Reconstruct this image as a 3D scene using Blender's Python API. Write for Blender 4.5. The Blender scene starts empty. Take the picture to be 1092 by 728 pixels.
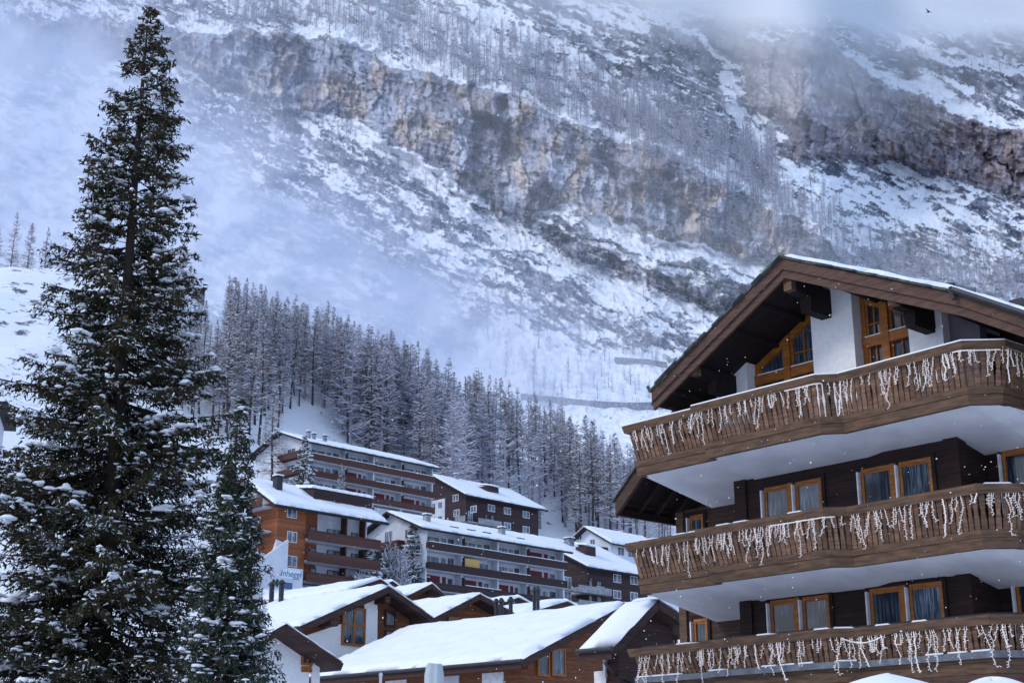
import bpy, math, random
import numpy as np
from mathutils import Vector
random.seed(7); RNG = np.random.RandomState(11)
scene = bpy.context.scene
COL = scene.collection
# ------------------------------------------------------------------ camera
FP = 1517.0; TH = math.atan(476/FP); CT, ST = math.cos(TH), math.sin(TH); CAMZ = 1.7
cam = bpy.data.cameras.new("camera"); camo = bpy.data.objects.new("camera", cam); COL.objects.link(camo)
camo.location = (0, 0, CAMZ); camo.rotation_euler = (math.pi/2+TH, 0, 0)
cam.sensor_width = 36; cam.lens = 36*FP/1092; cam.clip_end = 6000; cam.clip_start = .1
scene.camera = camo
def ray(px, py):
    u = px-546; v = 364-py
    return (u, FP*CT-v*ST, FP*ST+v*CT)
def at(px, py, D):
    r = ray(px, py); k = D/r[1]
    return Vector((r[0]*k, D, r[2]*k+CAMZ))
def proj(p):
    x, y, z = p[0], p[1], p[2]-CAMZ
    d = y*CT+z*ST; v = -y*ST+z*CT
    return (546+FP*x/d, 364-FP*v/d)
# ------------------------------------------------------------------ noise
def hash2(ix, iy, seed):
    h = (ix.astype(np.int64)*374761393 + iy.astype(np.int64)*668265263 + seed*974634777) & 0xffffffff
    h = ((h ^ (h >> 13))*1274126177) & 0xffffffff
    return ((h ^ (h >> 16)) & 0xffff)/65535.0
def vnoise(x, y, seed=0):
    ix = np.floor(x); iy = np.floor(y); fx = x-ix; fy = y-iy
    ux = fx*fx*fx*(fx*(fx*6-15)+10); uy = fy*fy*fy*(fy*(fy*6-15)+10)
    def g(a, b):
        an = hash2(ix+a, iy+b, seed)*6.2831853
        return np.cos(an)*(fx-a)+np.sin(an)*(fy-b)
    return ((g(0,0)*(1-ux)+g(1,0)*ux)*(1-uy)+(g(0,1)*(1-ux)+g(1,1)*ux)*uy)*1.5
def fbm(x, y, oct=5, seed=0, gain=.5, ridge=False):
    s = np.zeros_like(x); a = 1.; t = 0
    for i in range(oct):
        n = vnoise(x, y, seed+i*17)
        if ridge: n = 1-2*np.abs(n)
        s += a*n; t += a; a *= gain; x = x*2.03+11.3; y = y*2.03+5.7
    return s/t
def sstep(a, b, x):
    t = np.clip((x-a)/(b-a), 0, 1); return t*t*(3-2*t)
# ------------------------------------------------------------------ materials
def rgba(c): return (c[0], c[1], c[2], 1)
def mat(name, col, col2=None, scale=3., rough=.8, stretch=(1,1,1), bump=0., detail=6., tint=False, trans=None, contrast=(.35,.65), emis=0., bscale=None):
    m = bpy.data.materials.new(name); m.use_nodes = True; nt = m.node_tree; N = nt.nodes; L = nt.links
    b = N['Principled BSDF']; b.inputs['Roughness'].default_value = rough
    b.inputs['Specular IOR Level'].default_value = .25
    tc = N.new('ShaderNodeTexCoord'); mp = N.new('ShaderNodeMapping'); L.new(tc.outputs['Object'], mp.inputs[0]); mp.inputs['Scale'].default_value = stretch
    no = N.new('ShaderNodeTexNoise'); no.inputs['Scale'].default_value = scale; no.inputs['Detail'].default_value = detail; L.new(mp.outputs[0], no.inputs['Vector'])
    cr = N.new('ShaderNodeMapRange'); cr.inputs[1].default_value, cr.inputs[2].default_value = contrast; L.new(no.outputs[0], cr.inputs[0])
    mx = N.new('ShaderNodeMix'); mx.data_type = 'RGBA'; mx.inputs[6].default_value = rgba(col); mx.inputs[7].default_value = rgba(col2 or [c*.75 for c in col]); L.new(cr.outputs[0], mx.inputs[0])
    out = mx.outputs[2]
    if tint:
        at_ = N.new('ShaderNodeAttribute'); at_.attribute_name = 'tint'
        m2 = N.new('ShaderNodeMix'); m2.data_type = 'RGBA'; m2.blend_type = 'MULTIPLY'; m2.inputs[0].default_value = 1
        L.new(out, m2.inputs[6]); L.new(at_.outputs['Fac'], m2.inputs[7]); out = m2.outputs[2]
    L.new(out, b.inputs['Base Color'])
    if emis: L.new(out, b.inputs['Emission Color']); b.inputs['Emission Strength'].default_value = emis
    if bump:
        nb = no
        if bscale:
            nb = N.new('ShaderNodeTexNoise'); nb.inputs['Scale'].default_value = bscale; nb.inputs['Detail'].default_value = 5; L.new(mp.outputs[0], nb.inputs['Vector'])
        bp = N.new('ShaderNodeBump'); bp.inputs['Strength'].default_value = bump; bp.inputs['Distance'].default_value = .03
        L.new(nb.outputs[0], bp.inputs['Height']); L.new(bp.outputs[0], b.inputs['Normal'])
    return m
def planks(name, c1, c2, pitch=.14, axis='Z', stretch=(1,1,8), rough=.75, spec=.25):
    """horizontal (axis Z) boards: dark seams and a tone per board, plus grain"""
    m = mat(name, c1, c2, 2.5, rough, stretch, .3); nt = m.node_tree; N = nt.nodes; L = nt.links; b = N['Principled BSDF']
    src = b.inputs['Base Color'].links[0].from_socket
    tc = [n for n in N if n.type == 'TEX_COORD'][0]
    sp = N.new('ShaderNodeSeparateXYZ'); L.new(tc.outputs['Object'], sp.inputs[0])
    d = N.new('ShaderNodeMath'); d.operation = 'DIVIDE'; L.new(sp.outputs[axis], d.inputs[0]); d.inputs[1].default_value = pitch
    fr = N.new('ShaderNodeMath'); fr.operation = 'FRACT'; L.new(d.outputs[0], fr.inputs[0])
    lt = N.new('ShaderNodeMapRange'); L.new(fr.outputs[0], lt.inputs[0]); lt.inputs[1].default_value = .02; lt.inputs[2].default_value = .14; lt.inputs[3].default_value = .35
    fl = N.new('ShaderNodeMath'); fl.operation = 'FLOOR'; L.new(d.outputs[0], fl.inputs[0])
    wn = N.new('ShaderNodeTexWhiteNoise'); wn.noise_dimensions = '1D'; L.new(fl.outputs[0], wn.inputs['W'])
    wr = N.new('ShaderNodeMapRange'); L.new(wn.outputs[0], wr.inputs[0]); wr.inputs[3].default_value = .72; wr.inputs[4].default_value = 1.15
    mu = N.new('ShaderNodeMath'); mu.operation = 'MULTIPLY'; L.new(lt.outputs[0], mu.inputs[0]); L.new(wr.outputs[0], mu.inputs[1])
    m2 = N.new('ShaderNodeMix'); m2.data_type = 'RGBA'; m2.blend_type = 'MULTIPLY'; m2.inputs[0].default_value = 1
    L.new(src, m2.inputs[6]); L.new(mu.outputs[0], m2.inputs[7]); L.new(m2.outputs[2], b.inputs['Base Color'])
    return m
def snow_mat(name='snow', col=(.80,.82,.86), bs=4., bump=.35):
    m = mat(name, col, (col[0]*.93, col[1]*.94, col[2]*.97), 1.2, .65, (1,1,1), bump, bscale=bs)
    b = m.node_tree.nodes['Principled BSDF']; b.inputs['Subsurface Weight'].default_value = .0
    return m
def glass(name, dark=(.02,.03,.045), curtain=(.16,.20,.26), cs=26., rough=.08):
    """window pane with curtain folds behind: glossy dark with soft vertical stripes"""
    m = bpy.data.materials.new(name); m.use_nodes = True; N = m.node_tree.nodes; L = m.node_tree.links; b = N['Principled BSDF']
    tc = N.new('ShaderNodeTexCoord'); mp = N.new('ShaderNodeMapping'); mp.inputs['Scale'].default_value = (1,1,.06); L.new(tc.outputs['Object'], mp.inputs[0])
    no = N.new('ShaderNodeTexNoise'); no.inputs['Scale'].default_value = cs; no.inputs['Detail'].default_value = 2; L.new(mp.outputs[0], no.inputs['Vector'])
    n2 = N.new('ShaderNodeTexNoise'); n2.inputs['Scale'].default_value = 1.3; L.new(tc.outputs['Object'], n2.inputs['Vector'])
    r = N.new('ShaderNodeMapRange'); r.inputs[1].default_value = .42; r.inputs[2].default_value = .6; L.new(no.outputs[0], r.inputs[0])
    r2 = N.new('ShaderNodeMapRange'); r2.inputs[1].default_value = .35; r2.inputs[2].default_value = .65; L.new(n2.outputs[0], r2.inputs[0])
    mu = N.new('ShaderNodeMath'); mu.operation = 'MULTIPLY'; L.new(r.outputs[0], mu.inputs[0]); L.new(r2.outputs[0], mu.inputs[1])
    mx = N.new('ShaderNodeMix'); mx.data_type = 'RGBA'; mx.inputs[6].default_value = rgba(dark); mx.inputs[7].default_value = rgba(curtain); L.new(mu.outputs[0], mx.inputs[0])
    L.new(mx.outputs[2], b.inputs['Base Color']); b.inputs['Roughness'].default_value = rough; b.inputs['Specular IOR Level'].default_value = .6
    return m
M = {}
M['snow'] = snow_mat()
M['snow_far'] = snow_mat('snow_far', (.80,.82,.86), 1.5, .2)
M['rail'] = mat('balcony_wood', (.19,.105,.066), (.09,.052,.034), 3, .75, (1,1,6), .4, tint=True)
M['beamw'] = mat('beam_wood', (.155,.088,.052), (.06,.036,.024), 2.2, .75, (1,1,7), .4, contrast=(.3,.7))
M['fascia'] = planks('fascia_wood', (.105,.056,.040), (.058,.033,.025), 5., 'Z')
M['dark'] = planks('dark_timber', (.036,.016,.014), (.02,.010,.010), .15)
M['darkflat'] = mat('dark_soffit_wood', (.022,.013,.013), (.012,.008,.009), 2, .8, (1,6,1), .2)
M['brownwall'] = planks('brown_timber_wall', (.085,.045,.032), (.05,.027,.02), .13)
M['orange'] = mat('orange_pine', (.38,.135,.026), (.22,.075,.018), 4, .5, (1,1,5), .2)
M['plaster'] = mat('white_plaster', (.84,.84,.84), (.76,.76,.78), 8, .9, bump=.5, bscale=30)
M['soffit'] = mat('painted_concrete', (.80,.80,.82), (.66,.66,.71), 1.1, .85, bump=.1)
M['lilac'] = mat('lilac_render', (.20,.17,.21), (.15,.13,.17), 3, .9)
M['metal'] = mat('dark_gutter_metal', (.03,.032,.04), (.02,.02,.025), 3, .4)
M['grey'] = mat('zinc_grey', (.16,.175,.2), (.1,.11,.13), 5, .5)
M['slate'] = mat('slate_edge', (.10,.115,.10), (.05,.055,.055), 6, .7, bump=.5)
M['glass'] = glass('window_glass')
M['glass_dark'] = glass('dark_window_glass', (.012,.018,.03), (.07,.10,.14), 18.)
M['glass_pale'] = glass('pale_curtain_glass', (.04,.055,.08), (.24,.29,.37), 32.)
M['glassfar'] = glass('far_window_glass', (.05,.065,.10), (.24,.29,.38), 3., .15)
M['lights'] = mat('white_string_light', (.86,.79,.74), (.76,.69,.65), 20, .5, emis=.10)
M['wframe'] = mat('white_frame', (.75,.76,.8), None, 4, .6)
M['red'] = mat('red_shutter', (.17,.02,.035), (.12,.016,.026), 6, .6, (1,1,12))
M['yellow'] = mat('yellow_panel', (.58,.38,.13), (.48,.3,.1), 3, .7)
M['apwood'] = planks('apartment_balcony_wood', (.115,.05,.038), (.06,.028,.024), .35)
M['apwood2'] = planks('dark_balcony_wood', (.055,.032,.032), (.03,.02,.022), .35)
M['apdark'] = planks('apartment_dark_wall', (.06,.038,.042), (.04,.026,.03), .3)
M['aporange'] = planks('orange_timber_wall', (.33,.11,.045), (.22,.075,.035), .28)
M['apwhite'] = mat('pale_render', (.60,.62,.68), (.50,.52,.58), .6, .9)
M['paleblue'] = mat('pale_blue_render', (.66,.71,.80), (.6,.65,.74), .5, .9)
M['concrete'] = mat('concrete', (.33,.34,.36), (.22,.23,.25), 1.2, .9)
M['roofdark'] = mat('roof_edge_dark', (.035,.03,.032), (.02,.018,.02), 2, .8)
M['cwood'] = planks('chalet_wood', (.20,.075,.03), (.12,.045,.02), .2)
M['cdark'] = planks('chalet_rake_wood', (.065,.03,.026), (.04,.02,.018), .3)
M['bark'] = mat('bark', (.055,.04,.032), (.025,.02,.017), 8, .9, (1,1,.3), .6)
M['needle'] = mat('spruce_needles', (.019,.022,.009), (.042,.033,.014), 1.2, .7, contrast=(.4,.62))
M['needle2'] = mat('young_spruce_needles', (.022,.034,.022), (.045,.052,.032), 1.6, .7)
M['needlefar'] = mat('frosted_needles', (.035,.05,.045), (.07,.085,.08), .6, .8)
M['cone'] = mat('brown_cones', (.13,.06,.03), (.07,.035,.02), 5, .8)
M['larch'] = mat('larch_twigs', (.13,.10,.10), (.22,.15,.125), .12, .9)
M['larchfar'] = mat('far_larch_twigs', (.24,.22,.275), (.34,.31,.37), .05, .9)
M['larchb'] = mat('brown_larch_twigs', (.15,.095,.075), (.11,.075,.07), .25, .9)
M['frost'] = mat('frost', (.72,.76,.84), (.55,.58,.66), .5, .8)
M['larchbark'] = mat('larch_bark', (.075,.062,.064), (.045,.038,.042), 1, .9)
M['cloth'] = mat('grey_cloth', (.5,.54,.56), (.38,.42,.44), 3, .9, (1,1,.2), .3)
M['signpanel'] = mat('sign_panel', (.66,.74,.82), (.6,.68,.76), 1, .6)
M['signink'] = mat('sign_lettering', (.10,.16,.22), None, 3, .6)
M['bluewin'] = mat('blue_shopfront_glass', (.08,.12,.25), (.06,.09,.18), 1, .2)
M['bird'] = mat('bird_feathers', (.02,.02,.02), None, 3, .8)
M['masonry'] = mat('stone_masonry', (.13,.13,.16), (.30,.31,.36), 1.2, .9, (1,1,1), .5)
M['road'] = mat('packed_snow', (.6,.62,.66), (.5,.52,.56), .4, .9)

# ------------------------------------------------------------------ objects
def tag(o, label=None, cat=None, group=None, kind=None):
    if label: o['label'] = label
    if cat: o['category'] = cat
    if group: o['group'] = group
    if kind: o['kind'] = kind
    return o
def empty(name, loc=(0,0,0), rz=0., **k):
    o = bpy.data.objects.new(name, None); COL.objects.link(o); o.location = loc; o.rotation_euler = (0,0,rz); o.empty_display_size = .5
    return tag(o, **k)
def mesh_np(name, V, F, mats, parent=None, mi=None, smooth=False, attrs=None, loc=None):
    """F: list of int arrays (n,3) or (n,4)"""
    me = bpy.data.meshes.new(name); V = np.asarray(V, dtype=np.float32)
    F = [np.asarray(f, dtype=np.int32) for f in F if len(f)]
    me.vertices.add(len(V)); me.vertices.foreach_set('co', V.ravel())
    li = np.concatenate([f.ravel() for f in F]); tot = np.concatenate([np.full(len(f), f.shape[1], np.int32) for f in F])
    st = np.concatenate([[0], np.cumsum(tot)[:-1]]).astype(np.int32)
    me.loops.add(len(li)); me.loops.foreach_set('vertex_index', li)
    me.polygons.add(len(tot)); me.polygons.foreach_set('loop_start', st); me.polygons.foreach_set('loop_total', tot)
    for m in mats: me.materials.append(m)
    if mi is not None: me.polygons.foreach_set('material_index', np.asarray(mi, np.int32))
    if smooth: me.polygons.foreach_set('use_smooth', np.ones(len(tot), bool))
    for an, (typ, dom, data) in (attrs or {}).items():
        a = me.attributes.new(an, typ, dom)
        a.data.foreach_set('color' if typ == 'FLOAT_COLOR' else 'value', np.asarray(data, np.float32).ravel())
    me.update(); me.validate()
    o = bpy.data.objects.new(name, me); COL.objects.link(o)
    if parent: o.parent = parent
    if loc is not None: o.location = loc
    return o
class MB:
    def __init__(s): s.v = []; s.f = []; s.t = []; s.m = []
    def add(s, vs, fs, tint=1., m=0):
        n = len(s.v); s.v += [tuple(p) for p in vs]
        for f in fs: s.f.append([i+n for i in f]); s.t.append(tint); s.m.append(m)
    def hexa(s, p, tint=1., m=0):   # 4 bottom, 4 top
        s.add(p, [(3,2,1,0),(4,5,6,7),(0,1,5,4),(1,2,6,5),(2,3,7,6),(3,0,4,7)], tint, m)
    def box(s, x0,x1,y0,y1,z0,z1, tint=1., m=0):
        if x1 < x0: x0, x1 = x1, x0
        if y1 < y0: y0, y1 = y1, y0
        s.hexa([(x0,y0,z0),(x1,y0,z0),(x1,y1,z0),(x0,y1,z0),(x0,y0,z1),(x1,y0,z1),(x1,y1,z1),(x0,y1,z1)], tint, m)
    def beam(s, p, q, w, h, tint=1., m=0, up=(0,0,1)):   # box from p to q, width w, height h centred
        p = Vector(p); q = Vector(q); d = (q-p).normalized(); u = Vector(up); r = d.cross(u).normalized(); u = r.cross(d).normalized()
        a, b = r*w/2, u*h/2
        s.hexa([p-a-b, p+a-b, q+a-b, q-a-b, p-a+b, p+a+b, q+a+b, q-a+b], tint, m)
    def prism(s, pts, off, tint=1., m=0):      # polygon (3d pts) extruded by off
        n = len(pts); off = Vector(off); a = [Vector(p) for p in pts]; b = [p+off for p in a]
        s.add(a+b, [tuple(range(n))[::-1], tuple(range(n, 2*n))]+[(i, (i+1) % n, n+(i+1) % n, n+i) for i in range(n)], tint, m)
    def tube(s, path, r, n=6, tint=1., m=0):
        P = [Vector(p) for p in path]; rr = r if isinstance(r, (list, tuple)) else [r]*len(P); base = len(s.v)
        for i, p in enumerate(P):
            d = (P[min(i+1, len(P)-1)]-P[max(i-1, 0)]).normalized(); a = d.cross(Vector((0,0,1)) if abs(d.z) < .9 else Vector((1,0,0))).normalized(); b = d.cross(a)
            for k in range(n):
                t = 2*math.pi*k/n; s.v.append(tuple(p+(a*math.cos(t)+b*math.sin(t))*rr[i]))
        for i in range(len(P)-1):
            for k in range(n):
                s.f.append([base+i*n+k, base+i*n+(k+1) % n, base+(i+1)*n+(k+1) % n, base+(i+1)*n+k]); s.t.append(tint); s.m.append(m)
        s.f.append([base+k for k in range(n)]); s.t.append(tint); s.m.append(m)
        s.f.append([base+(len(P)-1)*n+k for k in range(n)][::-1]); s.t.append(tint); s.m.append(m)
    def build(s, name, mats, parent=None, smooth=False, label=None):
        if not isinstance(mats, (list, tuple)): mats = [mats]
        me = bpy.data.meshes.new(name); me.from_pydata(s.v, [], s.f)
        for m in mats: me.materials.append(m)
        a = me.attributes.new('tint', 'FLOAT', 'FACE'); a.data.foreach_set('value', s.t)
        me.polygons.foreach_set('material_index', s.m)
        if smooth: me.polygons.foreach_set('use_smooth', [True]*len(s.f))
        me.update()
        o = bpy.data.objects.new(name, me); COL.objects.link(o)
        if parent: o.parent = parent
        if label: o['label'] = label
        return o
def snow_sheet(name, p00, p10, p11, p01, thick, parent, nx=40, ny=24, m=None, lump=.35, seed=0, edge=.25, rows=0.):
    """lumpy snow lying on the quad p00-p10-p11-p01: rounded rim, uneven top"""
    P = [np.array(p, float) for p in (p00, p10, p11, p01)]
    u, v = np.meshgrid(np.linspace(0,1,nx), np.linspace(0,1,ny))
    pos = (P[0][None,None]*((1-u)*(1-v))[...,None]+P[1]*((u*(1-v)))[...,None]+P[2]*(u*v)[...,None]+P[3]*((1-u)*v)[...,None])
    lu = np.linalg.norm(P[1]-P[0]); lv = np.linalg.norm(P[3]-P[0])
    du = np.minimum(u, 1-u)*lu; dv = np.minimum(v, 1-v)*lv
    e = np.sqrt(np.clip(np.minimum(du, dv)/edge, 0, 1)); e = np.where(e < 1, np.sqrt(1-(1-e)**2), 1)
    n = fbm(u*lu*.9+seed*3.1, v*lv*.9+seed*7.7, 4, seed)
    h = thick*(e*(1+lump*n)+.02)
    if rows: h = h+rows*e*np.sin(v*lv/.62*6.283+2.2*fbm(u*lu*.35, v*lv*.35, 2, seed+9))*(.6+.6*fbm(u*lu*.5, v*lv*.5, 2, seed+12))
    # uneven rim
    w = fbm(u*lu*1.6+seed, v*lv*1.6, 3, seed+5)*edge*.9
    rim = (np.minimum(du, dv) < 1e-6)
    c = pos.mean(axis=(0,1)); dirn = pos-c; dirn /= np.linalg.norm(dirn, axis=2, keepdims=True)
    top = pos.copy(); top[..., 2] += h; top += dirn*(np.where(rim, w, 0)[..., None])
    bot = pos.copy(); bot[..., 2] += .004
    V = np.concatenate([top.reshape(-1,3), bot.reshape(-1,3)]); N = nx*ny
    i = (np.arange(ny-1)[:,None]*nx+np.arange(nx-1)[None]).ravel()
    F = np.stack([i, i+1, i+nx+1, i+nx], 1)
    ring = np.concatenate([np.arange(nx), np.arange(2*nx-1, N, nx), np.arange(N-2, N-nx-1, -1), np.arange(N-2*nx, 0, -nx)])
    r2 = np.roll(ring, -1); S = np.stack([ring+N, r2+N, r2, ring], 1)
    return mesh_np(name, V, [F, F[:, ::-1]+N, S], [m or M['snow']], parent, smooth=True)

# ================================================================== ground, hill, mountain
# ---- near hill heightfield: smooth surface through surveyed points
CP = [at(*p) for p in [(0,285,300),(60,292,312),(0,380,255),(60,400,255),(0,470,200),(100,300,325),(212,318,335),(215,470,262),(330,462,292),(400,455,305),(470,520,310),
      (300,405,335),(400,440,335),(500,470,335),(560,492,335),(620,510,335),(690,535,335),(590,577,300),(650,604,265),(540,588,258),(700,612,262),(800,600,280),(1000,600,280),
      (340,566,222),(470,578,222),(250,620,172),(320,636,175),(400,632,178),(450,640,205),(600,658,215),(660,662,228),(700,668,228),(900,660,208)]]
CP += [Vector(p) for p in [(-150,330,95),(-200,250,80),(-200,150,45),(160,330,85),(200,250,55),(200,150,22),(-60,75,3),(0,75,3),(60,75,3),(-60,40,.3),(0,40,.0),(60,40,0),
      (-90,110,9),(0,110,8),(90,110,8),(-60,0,0),(60,0,0),(0,0,0),(0,-60,0),(-200,-60,0),(200,-60,0),(200,75,3),(-200,75,8),(-40,145,17),(30,145,17),(100,145,17),
      (-150,420,60),(0,420,58),(150,420,62),(-250,420,65),(250,420,65),(-60,390,75),(-140,370,88),(60,380,66)]]
CPa = np.array([tuple(p) for p in CP])
def tps(r): return np.where(r > 1e-6, r*r*np.log(np.maximum(r, 1e-6)), 0)
_X = CPa[:, :2]/100; _n = len(_X)
_K = tps(np.linalg.norm(_X[:,None]-_X[None], axis=2))+np.eye(_n)*.02
_P = np.hstack([np.ones((_n,1)), _X]); _A = np.vstack([np.hstack([_K, _P]), np.hstack([_P.T, np.zeros((3,3))])])
_W = np.linalg.solve(_A, np.concatenate([CPa[:,2], np.zeros(3)]))
def hill(x, y):
    x = np.atleast_1d(np.asarray(x, float)); y = np.atleast_1d(np.asarray(y, float)); sh = x.shape
    q = np.stack([x.ravel(), y.ravel()], 1)/100; z = np.zeros(len(q))
    for k in range(_n): z += _W[k]*tps(np.hypot(q[:,0]-_X[k,0], q[:,1]-_X[k,1]))
    z += _W[_n]+_W[_n+1]*q[:,0]+_W[_n+2]*q[:,1]
    z = z.reshape(sh); near = sstep(50, 30, y); z = z*(1-near)
    return z
def hz(x, y): return float(hill([x], [y])[0])
gx, gy = np.meshgrid(np.linspace(-300, 300, 301), np.linspace(-80, 440, 261))
gz = hill(gx, gy); far = sstep(120, 240, gy)
gz += far*(1.6*fbm(gx*.05, gy*.05, 4, 3)+.5*fbm(gx*.3, gy*.3, 3, 9)+1.5*np.maximum(0, fbm(gx*.09, gy*.12, 3, 21))*sstep(.0,-60,gx))
N = gx.size; nx = 301; ny = 261
i = (np.arange(ny-1)[:,None]*nx+np.arange(nx-1)[None]).ravel(); F = np.stack([i, i+1, i+nx+1, i+nx], 1)
m = snow_mat('hill_snow', (.80,.82,.87), .5, .3); nt = m.node_tree; NN = nt.nodes; LL = nt.links; b = NN['Principled BSDF']
src = b.inputs['Base Color'].links[0].from_socket
ns = NN.new('ShaderNodeTexNoise'); ns.inputs['Scale'].default_value = .22; ns.inputs['Detail'].default_value = 9; ns.inputs['Roughness'].default_value = .7
mr = NN.new('ShaderNodeMapRange'); mr.inputs[1].default_value = .60; mr.inputs[2].default_value = .66; LL.new(ns.outputs[0], mr.inputs[0])
gtc = NN.new('ShaderNodeTexCoord'); LL.new(gtc.outputs['Object'], ns.inputs['Vector'])
mm = NN.new('ShaderNodeMix'); mm.data_type = 'RGBA'; LL.new(mr.outputs[0], mm.inputs[0]); LL.new(src, mm.inputs[6]); mm.inputs[7].default_value = (.12,.11,.13,1); sx = NN.new('ShaderNodeSeparateXYZ'); LL.new(gtc.outputs['Object'], sx.inputs[0]); mrx = NN.new('ShaderNodeMapRange'); LL.new(sx.outputs[0], mrx.inputs[0]); mrx.inputs[1].default_value = -95; mrx.inputs[2].default_value = -60; mrx.inputs[3].default_value = .05; mrx.inputs[4].default_value = 0; ad_ = NN.new('ShaderNodeMath'); LL.new(ns.outputs[0], ad_.inputs[0]); LL.new(mrx.outputs[0], ad_.inputs[1]); LL.new(ad_.outputs[0], mr.inputs[0]); LL.new(mm.outputs[2], b.inputs['Base Color'])
tag(mesh_np('ground', np.stack([gx.ravel(), gy.ravel(), gz.ravel()], 1), [F], [m], smooth=True), kind='structure')

# ---- mountain: one sheet of rock and snow, from the valley floor to the cloud base
STEPX, STEPY = 1.3, 1.1
PX, PY = np.meshgrid(np.arange(-300, 1400, STEPX), np.arange(640, -90, -STEPY))     # rows run upward
def warp(px, py, a=1., s=0):
    return px+a*(9*vnoise(px/45, py/45, 91+s)+4*vnoise(px/15, py/15, 92+s)), py+a*(9*vnoise(px/45+9, py/45, 93+s)+4*vnoise(px/15, py/15+5, 94+s)+1.8*vnoise(px/5, py/5, 95+s))
WX, WY = warp(PX, PY)
def seg_dist(pts, X, Y):
    d = np.full(X.shape, 1e9); w = np.zeros(X.shape)
    for p, q in zip(pts[:-1], pts[1:]):
        dx, dy = q[0]-p[0], q[1]-p[1]; t = np.clip(((X-p[0])*dx+(Y-p[1])*dy)/(dx*dx+dy*dy), 0, 1)
        e = np.hypot(X-p[0]-t*dx, Y-p[1]-t*dy); ww = (p[2] if len(p) > 2 else 8)*(1-t)+(q[2] if len(q) > 2 else 8)*t
        k = e/ww < d; d = np.where(k, e/ww, d)
    return d
def line_m(pts, soft=.5, X=None, Y=None):
    return sstep(1+soft, 1-soft, seg_dist(pts, WX if X is None else X, WY if Y is None else Y))
def poly_m(pts, soft=10, X=None, Y=None):
    X = WX if X is None else X; Y = WY if Y is None else Y; ins = np.zeros(X.shape, bool); n = len(pts); d = np.full(X.shape, 1e9)
    for a in range(n):
        x1, y1 = pts[a]; x2, y2 = pts[(a+1) % n]
        c = ((y1 > Y) != (y2 > Y)) & (X < (x2-x1)*(Y-y1)/((y2-y1) if y2 != y1 else 1e-9)+x1); ins ^= c
        dx, dy = x2-x1, y2-y1; t = np.clip(((X-x1)*dx+(Y-y1)*dy)/(dx*dx+dy*dy+1e-9), 0, 1); d = np.minimum(d, np.hypot(X-x1-t*dx, Y-y1-t*dy))
    sd = np.where(ins, d, -d); return sstep(-soft, soft, sd)
UL = [(-300,14),(0,20),(150,26),(200,30),(240,32),(300,34),(345,38),(380,46),(420,62),(450,73),(480,85),(520,97),(560,111),(600,126),(640,140),(696,155),(755,182),(802,202),(861,226),(890,248),(912,272)]
LLn = [(900,292),(860,292),(802,272),(743,266),(684,250),(640,232),(601,216),(575,224),(566,244),(536,232),(500,208),(470,188),(445,172),(385,142),(340,124),(300,112),(240,94),(200,72),(150,54),(-300,60)]
CLIFF = poly_m(UL+LLn, 5)
TERR = poly_m([(x, y-3) for x, y in UL]+[(908,262),(880,225),(800,180),(740,150),(690,110),(640,75),(600,50),(540,25),(480,0),(400,-40),(-300,-60)], 8)
C2 = poly_m([(770,38),(830,48),(870,45),(930,72),(985,100),(1040,128),(1120,140),(1400,170),(1400,250),(1092,215),(1040,200),(1000,190),(960,168),(900,172),(850,165),(815,120),(790,80)], 8)
S1 = line_m([(330,122,4),(370,136,8),(400,152,10),(445,176,11),(483,202,12),(525,240,14),(566,264,15),(601,288,14),(643,306,13),(701,324,11),(760,342,10),(800,360,14)])
S2 = line_m([(574,230,3),(601,224,7),(625,234,9),(684,258,10),(743,272,9),(790,280,7),(820,284,4)])
S3 = line_m([(590,240,2),(640,262,3),(690,285,5),(740,298,6),(800,296,7)])
R1 = line_m([(440,-20,10),(490,5,9),(520,18,8),(560,32,8),(600,52,9),(635,75,7),(650,88,3)])
R2 = line_m([(768,78,5),(785,110,7),(803,145,9),(830,172,10),(852,188,10),(888,200,9),(942,214,9),(990,232,8)])
R3 = line_m([(905,60,5),(948,85,8),(985,95,9),(1020,112,9),(1060,128,8),(1110,134,8),(1400,160,10)])
R4 = line_m([(690,12,6),(720,22,6),(745,40,5),(768,70,5)])
R5 = line_m([(960,45,4),(1010,62,6),(1060,68,7),(1120,80,8)])
R6 = line_m([(700,150,4),(740,160,6),(790,200,7),(850,230,7),(905,262,5)])
BASE = poly_m([(520,350),(560,335),(620,345),(700,352),(760,345),(1500,340),(1500,700),(-400,700),(-400,430),(200,420),(400,400),(480,380)], 16)
BUMP = poly_m([(568,240),(600,238),(640,250),(700,272),(760,290),(800,296),(860,294),(905,292),(905,312),(820,326),(760,324),(700,308),(643,288),(600,270),(572,256)], 7)
MID = poly_m([(340,140),(430,190),(520,260),(600,300),(680,335),(740,355),(650,365),(560,350),(500,330),(420,280),(340,210)], 12)
R = np.full(PX.shape, .50)
def setv(mask, val):
    global R
    R = R*(1-mask)+val*mask
setv(poly_m([(-300,-60),(150,-40),(200,30),(230,140),(400,300),(430,420),(-300,430)], 20), .36)
setv(MID, .455); setv(poly_m([(560,285),(590,280),(640,310),(650,345),(600,335),(565,310)], 8), .74)
setv(poly_m([(430,-60),(1000,-60),(1400,-30),(1400,120),(1000,60),(900,40),(770,70),(800,150),(740,150),(640,75),(560,30)], 10), .48)
setv(poly_m([(655,75),(700,70),(760,75),(790,110),(800,150),(760,160),(700,120),(660,100)], 8), .66)
setv(poly_m([(690,30),(760,20),(775,70),(740,75),(690,60)], 8), .7)
setv(poly_m([(830,175),(960,175),(1092,215),(1400,250),(1400,360),(905,300),(880,240)], 14), .44)
setv(poly_m([(690,150),(800,190),(905,262),(1400,285),(1400,360),(880,310),(800,250),(700,190)], 12), .44)
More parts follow.
